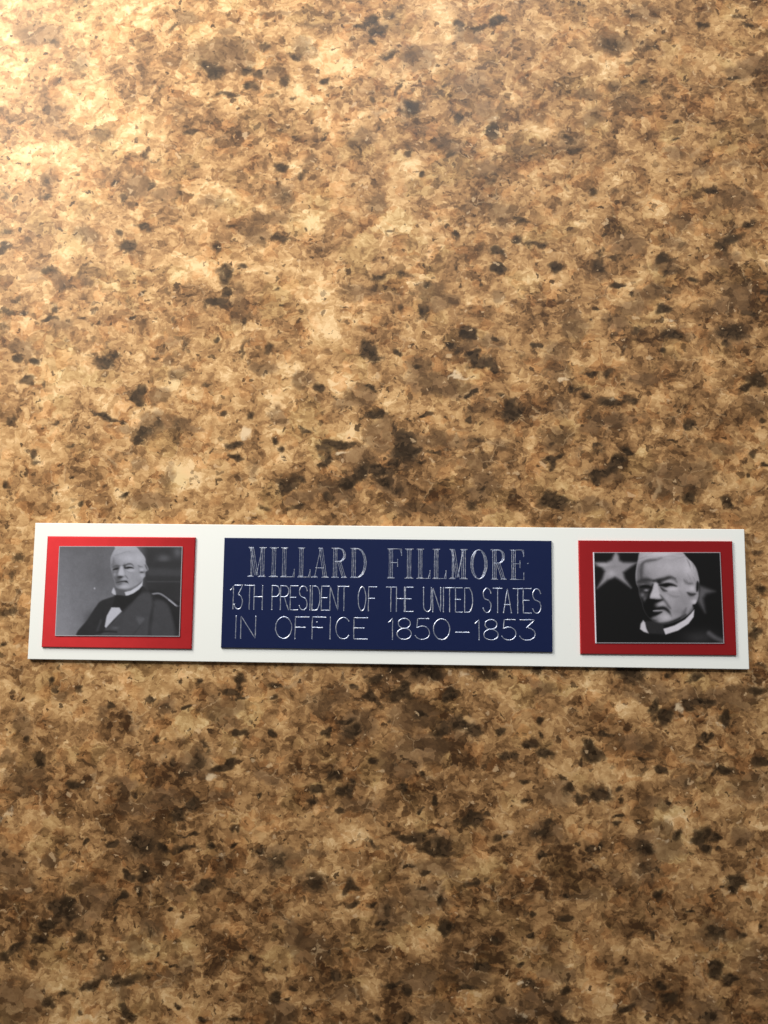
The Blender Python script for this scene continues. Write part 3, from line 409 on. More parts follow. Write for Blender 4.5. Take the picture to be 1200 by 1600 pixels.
def countertop_material():
    N = Nodes('speckled_stone_laminate')
    P = object_mm(N)
    a1 = N.new('ShaderNodeAttribute', attribute_name='patch_a')
    a2 = N.new('ShaderNodeAttribute', attribute_name='patch_b')
    dark, taupe, cream = N.sep(a1.outputs['Color'])[:3]
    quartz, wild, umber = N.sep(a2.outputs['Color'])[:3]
    # wavy, slightly slanted coordinates
    w1 = N.vmath('MULTIPLY', N.vmath('SUBTRACT', N.noise(P, 0.22, 2, color=True), (0.5, 0.5, 0.5)), (3.6, 3.6, 0))
    w2 = N.vmath('MULTIPLY', N.vmath('SUBTRACT', N.noise(P, 1.1, 3, 0.6, color=True), (0.5, 0.5, 0.5)), (1.9, 1.6, 0))
    Q0 = N.vmath('ADD', N.vmath('ADD', P, w1), w2)
    mp = N.new('ShaderNodeMapping')
    N.put(mp.inputs['Vector'], Q0)
    mp.inputs['Rotation'].default_value = (0, 0, math.radians(-14))
    mp.inputs['Scale'].default_value = (1.0, 1.22, 1.0)
    Q = mp.outputs[0]
    chips = N.voronoi(Q, 0.15)
    grains = N.voronoi(Q, 0.42)
    fine = N.voronoi(Q, 1.15)
    c_r, c_g, c_b = N.sep(chips.outputs['Color'])[:3]
    g_r, g_g, g_b = N.sep(grains.outputs['Color'])[:3]
    f_r, f_g, f_b = N.sep(fine.outputs['Color'])[:3]
    broad = N.noise(P, 0.045, 4, 0.55)
    mid = N.noise(Q, 0.26, 6, 0.66)
    streak_map = N.new('ShaderNodeMapping')
    N.put(streak_map.inputs['Vector'], P)
    streak_map.inputs['Rotation'].default_value = (0, 0, math.radians(-20))
    streak_map.inputs['Scale'].default_value = (0.6, 1.7, 1.0)
    streak = N.noise(streak_map.outputs[0], 1.0, 4, 0.6, 0.6)
    # tone 0..1 from chip, grain and cloud
    cloud = N.noise(P, 0.085, 6, 0.66, 0.9)
    t = N.math('MULTIPLY', c_r, 0.26)
    t = N.math('MULTIPLY_ADD', g_r, 0.30, t)
    t = N.math('MULTIPLY_ADD', f_r, 0.29, t)
    t = N.math('MULTIPLY_ADD', mid, 0.62, t)
    t = N.math('MULTIPLY_ADD', cloud, 1.3, t)
    t = N.math('MULTIPLY_ADD', streak, 0.24, t)
    t = N.math('SUBTRACT', t, 0.965)
    t = N.math('MULTIPLY_ADD', umber, -0.33, t)  # brown chips, plus the dimmer lower counter put into the tone
    t = N.math('MULTIPLY_ADD', cream, 0.36, t)
    base = N.ramp(t, [(0.0, (0.055, 0.031, 0.016)), (0.22, (0.15, 0.088, 0.043)), (0.42, (0.29, 0.178, 0.088)),
                      (0.60, (0.43, 0.282, 0.142)), (0.80, (0.58, 0.415, 0.228)), (1.0, (0.74, 0.59, 0.38))])
    # red-brown and olive shifts of single chips
    rust = N.step(N.math('ADD', N.math('MULTIPLY', g_g, 0.5), N.noise(P, 0.11, 3)), 0.82, 1.02)
    base = N.mix(N.math('MULTIPLY', rust, 0.4), base, N.mix(1.0, base, (1.0, 0.72, 0.52), 'MULTIPLY'))
    olive = N.step(N.math('ADD', N.math('MULTIPLY', c_b, 0.5), N.noise(P, 0.09, 2)), 0.86, 1.04)
    base = N.mix(N.math('MULTIPLY', olive, 0.55), base, N.mix(1.0, base, (0.90, 0.98, 0.92), 'MULTIPLY'))
    # patch edges broken up by noise
    rag = N.math('SUBTRACT', N.noise(P, 0.75, 5, 0.68, 0.4), 0.5)
    cell = N.math('SUBTRACT', N.math('ADD', N.math('MULTIPLY', g_b, 0.5), N.math('MULTIPLY', f_g, 0.5)), 0.5)
    edge = N.math('MULTIPLY_ADD', cell, 0.42, N.math('MULTIPLY', rag, 1.05))
    # wilder, unlisted patches beyond the studied area
    wn = N.step(N.noise(P, 0.12, 4, 0.6, 0.5), 0.56, 0.72)
    taupe = N.math('MAXIMUM', taupe, N.math('MULTIPLY', wn, wild))
    wd = N.step(N.noise(N.vmath('ADD', P, (311.0, 95.0, 0.0)), 0.16, 4, 0.6, 0.5), 0.60, 0.74)
    dark = N.math('MAXIMUM', dark, N.math('MULTIPLY', wd, wild))
    tm = N.step(N.math('MULTIPLY_ADD', edge, 0.62, taupe), 0.24, 0.62)
    tcol = N.ramp(N.math('ADD', N.math('MULTIPLY', g_r, 0.55), N.math('MULTIPLY', mid, 0.5)),
                  [(0.15, (0.055, 0.035, 0.020)), (0.5, (0.125, 0.080, 0.046)), (0.9, (0.23, 0.155, 0.095))])
    col = N.mix(N.math('MULTIPLY', tm, 0.66), base, tcol)
    # pale seams between chips
    seam = N.voronoi(Q, 0.15, 'DISTANCE_TO_EDGE')
    sm = N.math('SUBTRACT', 1.0, N.step(seam.outputs['Distance'], 0.0, 0.035))
    sm = N.math('MULTIPLY', sm, N.step(N.noise(P, 0.14, 3), 0.50, 0.64))
    col = N.mix(N.math('MULTIPLY', sm, 0.40), col, (0.60, 0.46, 0.29))
    # charcoal patches
    dm = N.step(N.math('MULTIPLY_ADD', edge, 0.85, dark), 0.32, 0.66)
    dcol = N.ramp(N.math('ADD', N.math('MULTIPLY', f_b, 0.6), N.math('MULTIPLY', mid, 0.4)),
                  [(0.2, (0.016, 0.011, 0.007)), (0.55, (0.038, 0.027, 0.017)), (0.9, (0.09, 0.060, 0.036))])
    dop = N.math('MULTIPLY_ADD', N.step(dark, 0.25, 0.90), 0.44, 0.52)
    col = N.mix(N.math('MULTIPLY', dm, dop), col, dcol)
    # small loose specks
    for sc, lo, r0, off in ((0.36, 0.40, 0.26, (17.0, 5.0, 0.0)), (0.62, 0.42, 0.30, (3.0, 41.0, 0.0)), (1.1, 0.55, 0.30, (29.0, 67.0, 0.0))):
        sp = N.voronoi(N.vmath('ADD', Q0, off), sc)
        s_r, s_g = N.sep(sp.outputs['Color'])[:2]
        size = N.math('MULTIPLY', N.step(s_r, lo, 1.0), r0)
        m = N.step(N.math('SUBTRACT', size, sp.outputs['Distance']), -0.03, 0.05)
        m = N.math('MULTIPLY', m, N.math('MULTIPLY_ADD', s_g, 0.55, 0.35))
        col = N.mix(m, col, (0.052, 0.032, 0.018))
    # quartz flecks
    qm = N.step(N.math('MULTIPLY_ADD', edge, 0.8, quartz), 0.48, 0.95)
    col = N.mix(N.math('MULTIPLY', qm, 0.75), col, (0.72, 0.63, 0.48))
    for sc, lo, r0, off in ((0.30, 0.70, 0.20, (71.0, 13.0, 0.0)), (0.75, 0.66, 0.24, (7.0, 93.0, 0.0))):
        fl = N.voronoi(N.vmath('ADD', Q, off), sc)
        fr = N.sep(fl.outputs['Color'])[0]
        fm = N.step(N.math('SUBTRACT', N.math('MULTIPLY', N.step(fr, lo, 1.0), r0), fl.outputs['Distance']), -0.04, 0.05)
        col = N.mix(N.math('MULTIPLY', fm, 0.5), col, (0.66, 0.52, 0.35))
    peel = N.math('ADD', N.noise(P, 0.9, 3, 0.6), N.math('MULTIPLY', N.noise(P, 3.5, 2), 0.3))
    col = N.mix(1.0, col, (1.0, 0.885, 0.75), 'MULTIPLY')
    return N.out(Base_Color=col, Roughness=N.math('MULTIPLY_ADD', mid, 0.16, 0.32), Specular_IOR_Level=0.15,
                 Normal=N.bump(peel, 0.10, 0.0002))


def build_countertop():
    xs = axis(-97, 92, 0.45, 330)
    ys = axis(-96, 144, 0.45, 330)
    X, Y = np.meshgrid(xs, ys)
    nx, ny = len(xs), len(ys)
    rng = np.random.default_rng(7)
    # the patches are ragged: look them up through a crumpled copy of the plane
    WX = X + sum(a * value_noise(X, Y, w, k) for a, w, k in ((1.0, 5.0, 1), (0.8, 2.2, 2), (0.55, 1.1, 3)))
    WY = Y + sum(a * value_noise(X, Y, w, k) for a, w, k in ((0.8, 5.0, 4), (0.6, 2.2, 5), (0.45, 1.1, 6)))
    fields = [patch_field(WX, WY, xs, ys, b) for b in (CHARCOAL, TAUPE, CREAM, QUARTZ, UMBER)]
    ox = np.maximum(np.maximum(-93 - X, X - 88), np.maximum(-92 - Y, Y - 140))
    wild = np.clip(ox / 5.0, 0, 1)
    n = nx * ny
    co = np.zeros((n + 4, 3))
    co[:n, 0], co[:n, 1] = X.ravel() * MM, Y.ravel() * MM
    lo, hi = xs[0] * MM, xs[-1] * MM
    co[n:] = [(xs[0] * MM, ys[0] * MM, -0.035), (xs[-1] * MM, ys[0] * MM, -0.035),
              (xs[-1] * MM, ys[-1] * MM, -0.035), (xs[0] * MM, ys[-1] * MM, -0.035)]
    idx = np.arange(n).reshape(ny, nx)
    quads = np.stack([idx[:-1, :-1], idx[:-1, 1:], idx[1:, 1:], idx[1:, :-1]], -1).reshape(-1, 4)
    rim = [list(idx[0, ::-1]) + [n, n + 1], list(idx[::-1, -1]) + [n + 1, n + 2],
           list(idx[-1, :]) + [n + 2, n + 3], list(idx[:, 0]) + [n + 3, n], [n + 3, n + 2, n + 1, n]]
    me = bpy.data.meshes.new('countertop')
    loops = np.concatenate([quads.ravel()] + [np.array(r) for r in rim])
    totals = np.concatenate([np.full(len(quads), 4), [len(r) for r in rim]])
    starts = np.concatenate([[0], np.cumsum(totals)[:-1]])
    me.vertices.add(n + 4)
    me.vertices.foreach_set('co', co.ravel())
    me.loops.add(len(loops))
    me.loops.foreach_set('vertex_index', loops.astype(np.int32))
    me.polygons.add(len(totals))
    me.polygons.foreach_set('loop_start', starts.astype(np.int32))
    me.update(calc_edges=True)
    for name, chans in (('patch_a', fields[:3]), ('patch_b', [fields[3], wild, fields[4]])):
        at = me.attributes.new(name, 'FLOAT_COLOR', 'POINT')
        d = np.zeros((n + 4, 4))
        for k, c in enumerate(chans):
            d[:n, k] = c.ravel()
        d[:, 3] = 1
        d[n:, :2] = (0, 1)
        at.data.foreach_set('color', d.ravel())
    me.validate()
    me.materials.append(countertop_material())
    o = bpy.data.objects.new('countertop', me)
    COL.objects.link(o)
    o['kind'] = 'structure'
    o['label'] = 'speckled brown and cream stone-look kitchen countertop'
    return o


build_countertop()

# ------------------------------------------------------------------ plate materials
def plastic(name, color, rough, var=0.03, metallic=0.0, spec=0.5, bump=0.02, aniso=0.0):
    N = Nodes(name)
    P = object_mm(N)
    cloud = N.noise(P, 0.06, 3)
    col = N.mix(N.math('MULTIPLY', cloud, var), color, tuple(c * 0.6 for c in color))
    grain = N.noise(P, 6.0, 2)
    r = N.math('MULTIPLY_ADD', N.noise(P, 0.5, 4), 0.08, rough - 0.04)
    N.out(Base_Color=col, Roughness=r, Metallic=metallic, Specular_IOR_Level=spec, Normal=N.bump(grain, bump, 0.00004))
    if aniso:                                  # brushed along x: highlights smear along y
        N.bsdf.inputs['Anisotropic'].default_value = aniso
        tv = N.new('ShaderNodeCombineXYZ')
        tv.inputs[1].default_value = 1.0
        N.put(N.bsdf.inputs['Tangent'], tv.outputs[0])
    return N.mat


WHITE = plastic('white_card', (0.82, 0.85, 0.83), 0.45, 0.04, spec=0.3)
RED = plastic('red_anodised_metal', (0.45, 0.026, 0.030), 0.36, 0.10, metallic=0.55, spec=0.1, bump=0.02, aniso=0.9)
NAVY = plastic('navy_lacquer', (0.008, 0.015, 0.062), 0.42, 0.15, spec=0.16, bump=0.03)


def engraving_material():
    N = Nodes('bare_engraved_metal')
    P = object_mm(N)
    n = N.noise(P, 2.2, 3, 0.7)
    col = N.ramp(n, [(0.32, (0.26, 0.31, 0.46)), (0.50, (0.52, 0.58, 0.72)), (0.68, (0.90, 0.93, 1.0))])  # dim and bright tones in the colour imitate sparkle on the strokes
    return N.out(Base_Color=col, Metallic=0.75, Roughness=0.42, Normal=N.bump(N.noise(P, 5.0, 2), 0.25, 0.00005))


SILVER = engraving_material()


def print_material(name):
    N = Nodes(name)
    a = N.new('ShaderNodeAttribute', attribute_name='print')
    P = object_mm(N)
    grain = N.math('MULTIPLY_ADD', N.noise(P, 5.0, 2), 0.16, 0.92)
    c = N.mix(1.0, a.outputs['Color'], grain, 'MULTIPLY')
    return N.out(Base_Color=c, Roughness=0.38, Specular_IOR_Level=0.4)


PRINT = print_material('glossy_photo_print')


# ------------------------------------------------------------------ printed pictures
class Canvas:
    """Grey-scale picture painted with soft shapes, units are 1/1200 of the picture width."""

    def __init__(self, w, h, base, step=3.0):
        self.s = step
        self.w, self.h = w, h
        xs, ys = np.arange(0, w, step), np.arange(0, h, step)
        self.X, self.Y = np.meshgrid(xs, ys)
        self.v = np.full(self.X.shape, float(base))
        self.f = lambda x, y: (x, y)
        self.clip = None

    def pts(self, p):
        return np.array([self.f(*q) for q in p], float)

    @staticmethod
    def curve(p, closed, k=5):
        n = len(p)
        out = []
        for i in range(n if closed else n - 1):
            g = (lambda j: p[j % n]) if closed else (lambda j: p[min(max(j, 0), n - 1)])
            a, b, c, d = g(i - 1), g(i), g(i + 1), g(i + 2)
            for t in np.arange(k) / k:
                out.append(0.5 * (2 * b + (c - a) * t + (2 * a - 5 * b + 4 * c - d) * t * t + (3 * b - a - 3 * c + d) * t ** 3))
        if not closed:
            out.append(p[-1])
        return np.array(out)

    def window(self, p, m):
        x0, y0 = np.maximum((p.min(0) - m) / self.s, 0).astype(int)
        x1, y1 = ((p.max(0) + m) / self.s + 2).astype(int)
        sl = (slice(y0, max(y1, y0)), slice(x0, max(x1, x0)))
        return sl, self.X[sl], self.Y[sl]

    @staticmethod
    def dist(X, Y, p, closed):
        d = np.full(X.shape, 1e9)
        n = len(p)
        for i in range(n if closed else n - 1):
            a, b = p[i], p[(i + 1) % n]
            e = b - a
            L = e @ e + 1e-9
            t = np.clip(((X - a[0]) * e[0] + (Y - a[1]) * e[1]) / L, 0, 1)
            d = np.minimum(d, np.hypot(X - a[0] - t * e[0], Y - a[1] - t * e[1]))
        return d

    def blend(self, sl, m, val):
        if self.clip is not None:
            m = m * self.clip[sl]
        self.v[sl] = self.v[sl] * (1 - m) + val * m

    def poly(self, p, val, soft=8, op=1.0, round_=True):
        p = self.pts(p)
        if round_:
            p = self.curve(p, True)
        sl, X, Y = self.window(p, soft)
        if X.size == 0:
            return
        d = self.dist(X, Y, p, True)
        inside = np.zeros(X.shape, bool)
        n = len(p)
        for i in range(n):
            (ax, ay), (bx, by) = p[i], p[(i + 1) % n]
            if ay == by:
                continue
            inside ^= ((ay > Y) != (by > Y)) & (X < (bx - ax) * (Y - ay) / (by - ay) + ax)
        sd = np.where(inside, d, -d)
        t = np.clip(sd / (2 * soft) + 0.5, 0, 1)
        self.blend(sl, t * t * (3 - 2 * t) * op, val)

    def stroke(self, p, w, val, soft=10, op=1.0):
        k = abs(self.f(1, 0)[0] - self.f(0, 0)[0])
        w *= k
        p = self.curve(self.pts(p), False)
        sl, X, Y = self.window(p, 1.3 * w + soft)
        if X.size == 0:
            return
        d = self.dist(X, Y, p, False)
        if self.clip is not None:                  # inside a face: soft brush, thin at both ends
            d = np.full(X.shape, 1e9)
            along = np.zeros(X.shape)
            n = len(p) - 1
            for i in range(n):
                e = p[i + 1] - p[i]
                t = np.clip(((X - p[i][0]) * e[0] + (Y - p[i][1]) * e[1]) / (e @ e + 1e-9), 0, 1)
                di = np.hypot(X - p[i][0] - t * e[0], Y - p[i][1] - t * e[1])
                near = di < d
                d = np.where(near, di, d)
                along = np.where(near, (i + t) / n, along)
            w = w * (0.5 + 0.5 * np.sin(np.pi * along))
            self.blend(sl, np.exp(-(d / (0.66 * w)) ** 2) * op * (0.7 + 0.3 * np.sin(np.pi * along)), val)
            return
        t = np.clip((w / 2 + soft / 2 - d) / soft, 0, 1)
        self.blend(sl, t * t * (3 - 2 * t) * op, val)

    def dab(self, x, y, rx, ry, val, op=1.0):
        k = abs(self.f(1, 0)[0] - self.f(0, 0)[0])
        x, y = self.f(x, y)
        m = np.exp(-(((self.X - x) / (rx * k)) ** 2 + ((self.Y - y) / (ry * k)) ** 2)) * op
        self.blend((slice(None), slice(None)), m, val)

    def mask(self, p, soft):
        """Keep the following paint inside this outline."""
        keep, self.v = self.v, np.zeros_like(self.v)
        self.clip = None
        self.poly(p, 1.0, soft)
        self.clip, self.v = self.v, keep

    def grade(self, pivot, gain, to):
        """Contrast of the masked area."""
        self.v = self.v * (1 - self.clip) + np.clip((self.v - pivot) * gain + to, 12, 235) * self.clip

    def blur(self, sigma):
        r = int(3 * sigma) + 1
        k = np.exp(-0.5 * (np.arange(-r, r + 1) / sigma) ** 2)
        k /= k.sum()
        for ax in (0, 1):
            pad = [(r, r) if a == ax else (0, 0) for a in (0, 1)]
            q = np.pad(self.v, pad, 'edge')
            n = self.v.shape[ax]
            self.v = sum(k[i] * (q[i:i + n] if ax == 0 else q[:, i:i + n]) for i in range(2 * r + 1))

    def sample(self, x, y):
        u = np.clip(x / self.s, 0, self.v.shape[1] - 1.001)
        w = np.clip(y / self.s, 0, self.v.shape[0] - 1.001)
        i, j = u.astype(int), w.astype(int)
        a, b = u - i, w - j
        v = self.v
        return ((v[j, i] * (1 - a) + v[j, i + 1] * a) * (1 - b) + (v[j + 1, i] * (1 - a) + v[j + 1, i + 1] * a) * b)


def seated_portrait():
    c = Canvas(1200, 910, 106)
    X, Y = c.X, c.Y
    c.v = 103 + 24 * np.clip((Y - 150) / 700, 0, 1) * np.clip((600 - X) / 500, 0, 1) + 10 * np.clip((200 - X) / 200, 0, 1)
    c.v -= 14 * np.clip((160 - Y) / 160, 0, 1)
    c.dab(430, 300, 120, 160, 88, 0.6)
    # dark furniture behind
    c.poly([(820, 40), (1200, 40), (1200, 900), (800, 900), (800, 330)], 48, 60, 1, False)
    c.dab(1000, 165, 60, 35, 92, 0.8)
    c.dab(1130, 110, 40, 50, 100, 0.7)
    c.stroke([(940, 215), (1160, 215)], 30, 48, 24)
    c.stroke([(880, 290), (1160, 300)], 70, 66, 50, 0.8)
    c.stroke([(850, 345), (1160, 345)], 25, 50, 24, 0.8)
    c.stroke([(850, 378), (1160, 380)], 10, 80, 14, 0.7)
    c.dab(1040, 450, 150, 60, 44, 0.9)
    # chair back
    c.poly([(860, 470), (960, 470), (1060, 540), (1150, 600), (1150, 900), (1060, 900), (1040, 640)], 36, 14)
    c.stroke([(890, 492), (960, 488), (1040, 540), (1112, 600)], 16, 128, 12)
    c.stroke([(1040, 545), (1100, 595)], 8, 188, 8)
    c.stroke([(1120, 602), (1150, 600)], 8, 90, 10)
    # coat
    c.poly([(205, 880), (300, 720), (380, 600), (425, 552), (530, 515), (560, 500), (640, 480), (790, 420), (850, 460), (920, 515), (1000, 560),
            (1058, 640), (1085, 760), (1090, 890), (600, 900)], 42, 9)
    c.poly([(690, 590), (790, 490), (865, 480), (890, 560), (870, 700), (830, 890), (580, 890), (600, 700)], 68, 20)
    c.poly([(905, 560), (1000, 562), (1055, 660), (1080, 890), (880, 890), (890, 700)], 66, 22)
    c.stroke([(905, 590), (868, 720), (848, 880)], 14, 50, 26, 0.75)
    c.stroke([(735, 705), (800, 722), (770, 790), (710, 860)], 10, 58, 12)
    c.poly([(740, 700), (815, 712), (775, 770)], 100, 14, 0.6)
    c.stroke([(930, 780), (960, 860)], 30, 66, 26, 0.6)
    c.dab(330, 740, 60, 90, 46, 0.6)
    c.stroke([(420, 730), (385, 830)], 20, 68, 20, 0.7)
    # waistcoat, shirt, cravat
    c.poly([(612, 640), (560, 710), (500, 770), (455, 812), (430, 880), (590, 880), (620, 720)], 66, 12)
    c.stroke([(385, 838), (470, 828), (560, 834)], 16, 34, 16, 0.8)
    c.dab(552, 798, 30, 14, 90, 0.8)
    c.stroke([(370, 862), (480, 850)], 10, 74, 10, 0.7)
    c.poly([(518, 612), (592, 612), (610, 648), (530, 728), (466, 797), (454, 785), (474, 690)], 208, 7, 1, False)
    c.poly([(552, 492), (640, 505), (750, 468), (802, 410), (795, 470), (706, 560), (612, 640), (592, 612), (522, 606), (545, 545)], 32, 9, 1, False)
    # head
    c.f = lambda x, y: ((75 + x / 15) * 5.854, y / 15 * 5.854)
    c.poly([(300, 1110), (420, 1150), (560, 1160), (530, 1300), (330, 1275)], 84, 9, 1, False)
    head = [(330, 60), (540, -40), (720, 60), (850, 205), (960, 340), (1010, 430), (1020, 540), (1065, 640), (1070, 700), (1010, 745), (1000, 840), (950, 900),
            (925, 990), (830, 1060), (700, 1120), (560, 1160), (440, 1140), (360, 1110), (310, 1050), (285, 930), (250, 850), (232, 760),
            (205, 660), (198, 560), (205, 420), (240, 310), (300, 200)]
    c.poly(head, 178, 9)
    c.mask(head, 6)
    # hair
    c.poly([(340, 110), (760, 110), (880, 240), (760, 250), (640, 232), (540, 262), (420, 305), (300, 345), (235, 400), (225, 330), (300, 190)], 194, 24)
    hair = np.random.default_rng(11)
    for k in range(26):
        x, y, g = hair.uniform(320, 880), hair.uniform(120, 260), hair.uniform(165, 225)
        c.stroke([(x - 90, y + 45), (x, y), (x + 90, y - 10 + (x - 600) * 0.12)], 9, g, op=0.5)
    for k in range(14):
        x, y, g = hair.uniform(900, 1010), hair.uniform(320, 560), hair.uniform(150, 220)
        c.stroke([(x - 30, y - 70), (x, y), (x + 10, y + 70)], 9, g, op=0.5)
    c.stroke([(330, 230), (430, 190), (560, 170)], 22, 190, op=0.7)
    c.stroke([(560, 200), (700, 170), (800, 230)], 20, 194, op=0.7)
    c.stroke([(225, 340), (212, 480), (222, 620)], 50, 182, op=0.8)
    # forehead and the lit cheek
    c.dab(620, 420, 230, 110, 206, 0.9)
    c.dab(880, 430, 110, 150, 206, 0.8)
    c.dab(330, 440, 70, 70, 188, 0.6)
    c.dab(780, 850, 190, 170, 168, 0.8)
    c.dab(870, 960, 100, 70, 150, 0.7)
    c.stroke([(290, 360), (350, 342), (450, 305), (560, 272), (660, 250)], 22, 150, op=0.5)
    c.stroke([(262, 380), (268, 480), (250, 570)], 40, 154, op=0.75)
    # shaded side
    c.dab(250, 780, 140, 330, 96, 0.75)
    c.dab(300, 640, 110, 70, 130, 0.8)
    c.dab(320, 780, 80, 110, 138, 0.8)
    c.dab(350, 950, 90, 110, 118, 0.8)
    c.dab(285, 800, 34, 46, 166, 0.8)
    c.dab(225, 680, 26, 60, 170, 0.6)
    # eye sockets
    c.dab(330, 640, 100, 52, 112, 0.75)
    c.dab(600, 620, 130, 55, 138, 0.75)
    c.stroke([(245, 625), (320, 598), (400, 604), (450, 590)], 34, 104, op=0.85)
    c.stroke([(465, 598), (545, 578), (620, 552), (690, 560), (735, 612)], 34, 104, op=0.9)
    c.dab(520, 620, 36, 60, 78, 0.85)
    c.stroke([(250, 694), (300, 676), (360, 662), (410, 640)], 34, 50, op=1)
    c.dab(360, 660, 30, 20, 66, 0.6)
    c.dab(640, 604, 62, 16, 200, 0.85)
    c.stroke([(510, 648), (580, 650), (650, 636), (735, 655)], 34, 40, op=1)
    c.dab(600, 642, 26, 20, 46, 0.8)
    c.dab(320, 712, 60, 18, 148, 0.6)
    c.dab(665, 705, 105, 36, 208, 0.9)
    c.stroke([(540, 695), (610, 745), (730, 765)], 18, 148, op=0.6)
    # nose
    c.stroke([(395, 640), (370, 720), (345, 790)], 40, 112, op=0.7)
    c.poly([(428, 610), (478, 612), (500, 700), (512, 790), (490, 832), (400, 822), (374, 790), (398, 700)], 206, 14)
    c.dab(440, 780, 40, 40, 216, 0.7)
    c.stroke([(500, 640), (530, 730), (548, 800)], 30, 158, op=0.6)
    c.dab(428, 862, 76, 30, 58, 1.0)
    c.dab(385, 880, 40, 32, 84, 0.7)
    c.stroke([(525, 815), (560, 850), (598, 905)], 22, 108, op=0.85)
    c.dab(590, 800, 50, 40, 178, 0.5)
    # mouth and chin
    c.dab(510, 895, 52, 34, 196, 0.85)
    c.dab(360, 930, 60, 40, 108, 0.7)
    c.stroke([(322, 992), (400, 976), (480, 962), (560, 962), (606, 1012)], 30, 66, op=0.9)
    c.dab(556, 970, 32, 22, 50, 0.9)
    c.dab(410, 1012, 80, 20, 116, 0.8)
    c.dab(470, 990, 50, 10, 140, 0.6)
    c.dab(395, 1040, 70, 20, 104, 0.6)
    c.dab(520, 1085, 105, 44, 206, 0.95)
    c.dab(355, 1085, 40, 40, 140, 0.7)
    c.dab(690, 1020, 90, 60, 172, 0.6)
    c.stroke([(400, 1140), (520, 1162), (640, 1150), (760, 1100), (860, 1030), (925, 970)], 46, 104, op=0.85)
    # ear and side hair
    c.dab(900, 560, 60, 50, 196, 0.6)
    c.stroke([(835, 585), (880, 615), (945, 625)], 36, 132, op=0.9)
    c.stroke([(850, 620), (860, 700), (880, 740)], 22, 150, op=0.6)
    c.dab(925, 690, 50, 36, 210, 0.9)
    c.dab(925, 752, 52, 22, 76, 0.95)
    c.dab(930, 830, 46, 46, 200, 0.85)
    c.stroke([(1000, 570), (1030, 630), (1055, 700)], 34, 104, op=0.85)
    c.stroke([(1040, 590), (1070, 640), (1075, 700)], 14, 176, op=0.8)
    c.stroke([(985, 400), (1005, 500)], 26, 188, op=0.6)
    c.dab(980, 740, 20, 34, 120, 0.6)
    c.grade(180, 1.12, 164)
    c.clip = None
    # collar
    c.poly([(515, 1215), (660, 1175), (800, 1095), (890, 1025), (940, 965), (930, 1060), (850, 1150), (720, 1240), (600, 1288), (540, 1295)], 218, 6, 1, False)
    c.poly([(262, 1105), (225, 1165), (212, 1220), (250, 1262), (312, 1280), (300, 1200)], 205, 7, 1, False)
    c.f = lambda x, y: (x, y)
    c.blur(0.75)
    c.dab(366, 438, 7, 8, 205, 0.9)
    return c, [(45, 50), (1175, 57), (1133, 877), (0, 868)], (0.97, 0.985, 1.06)


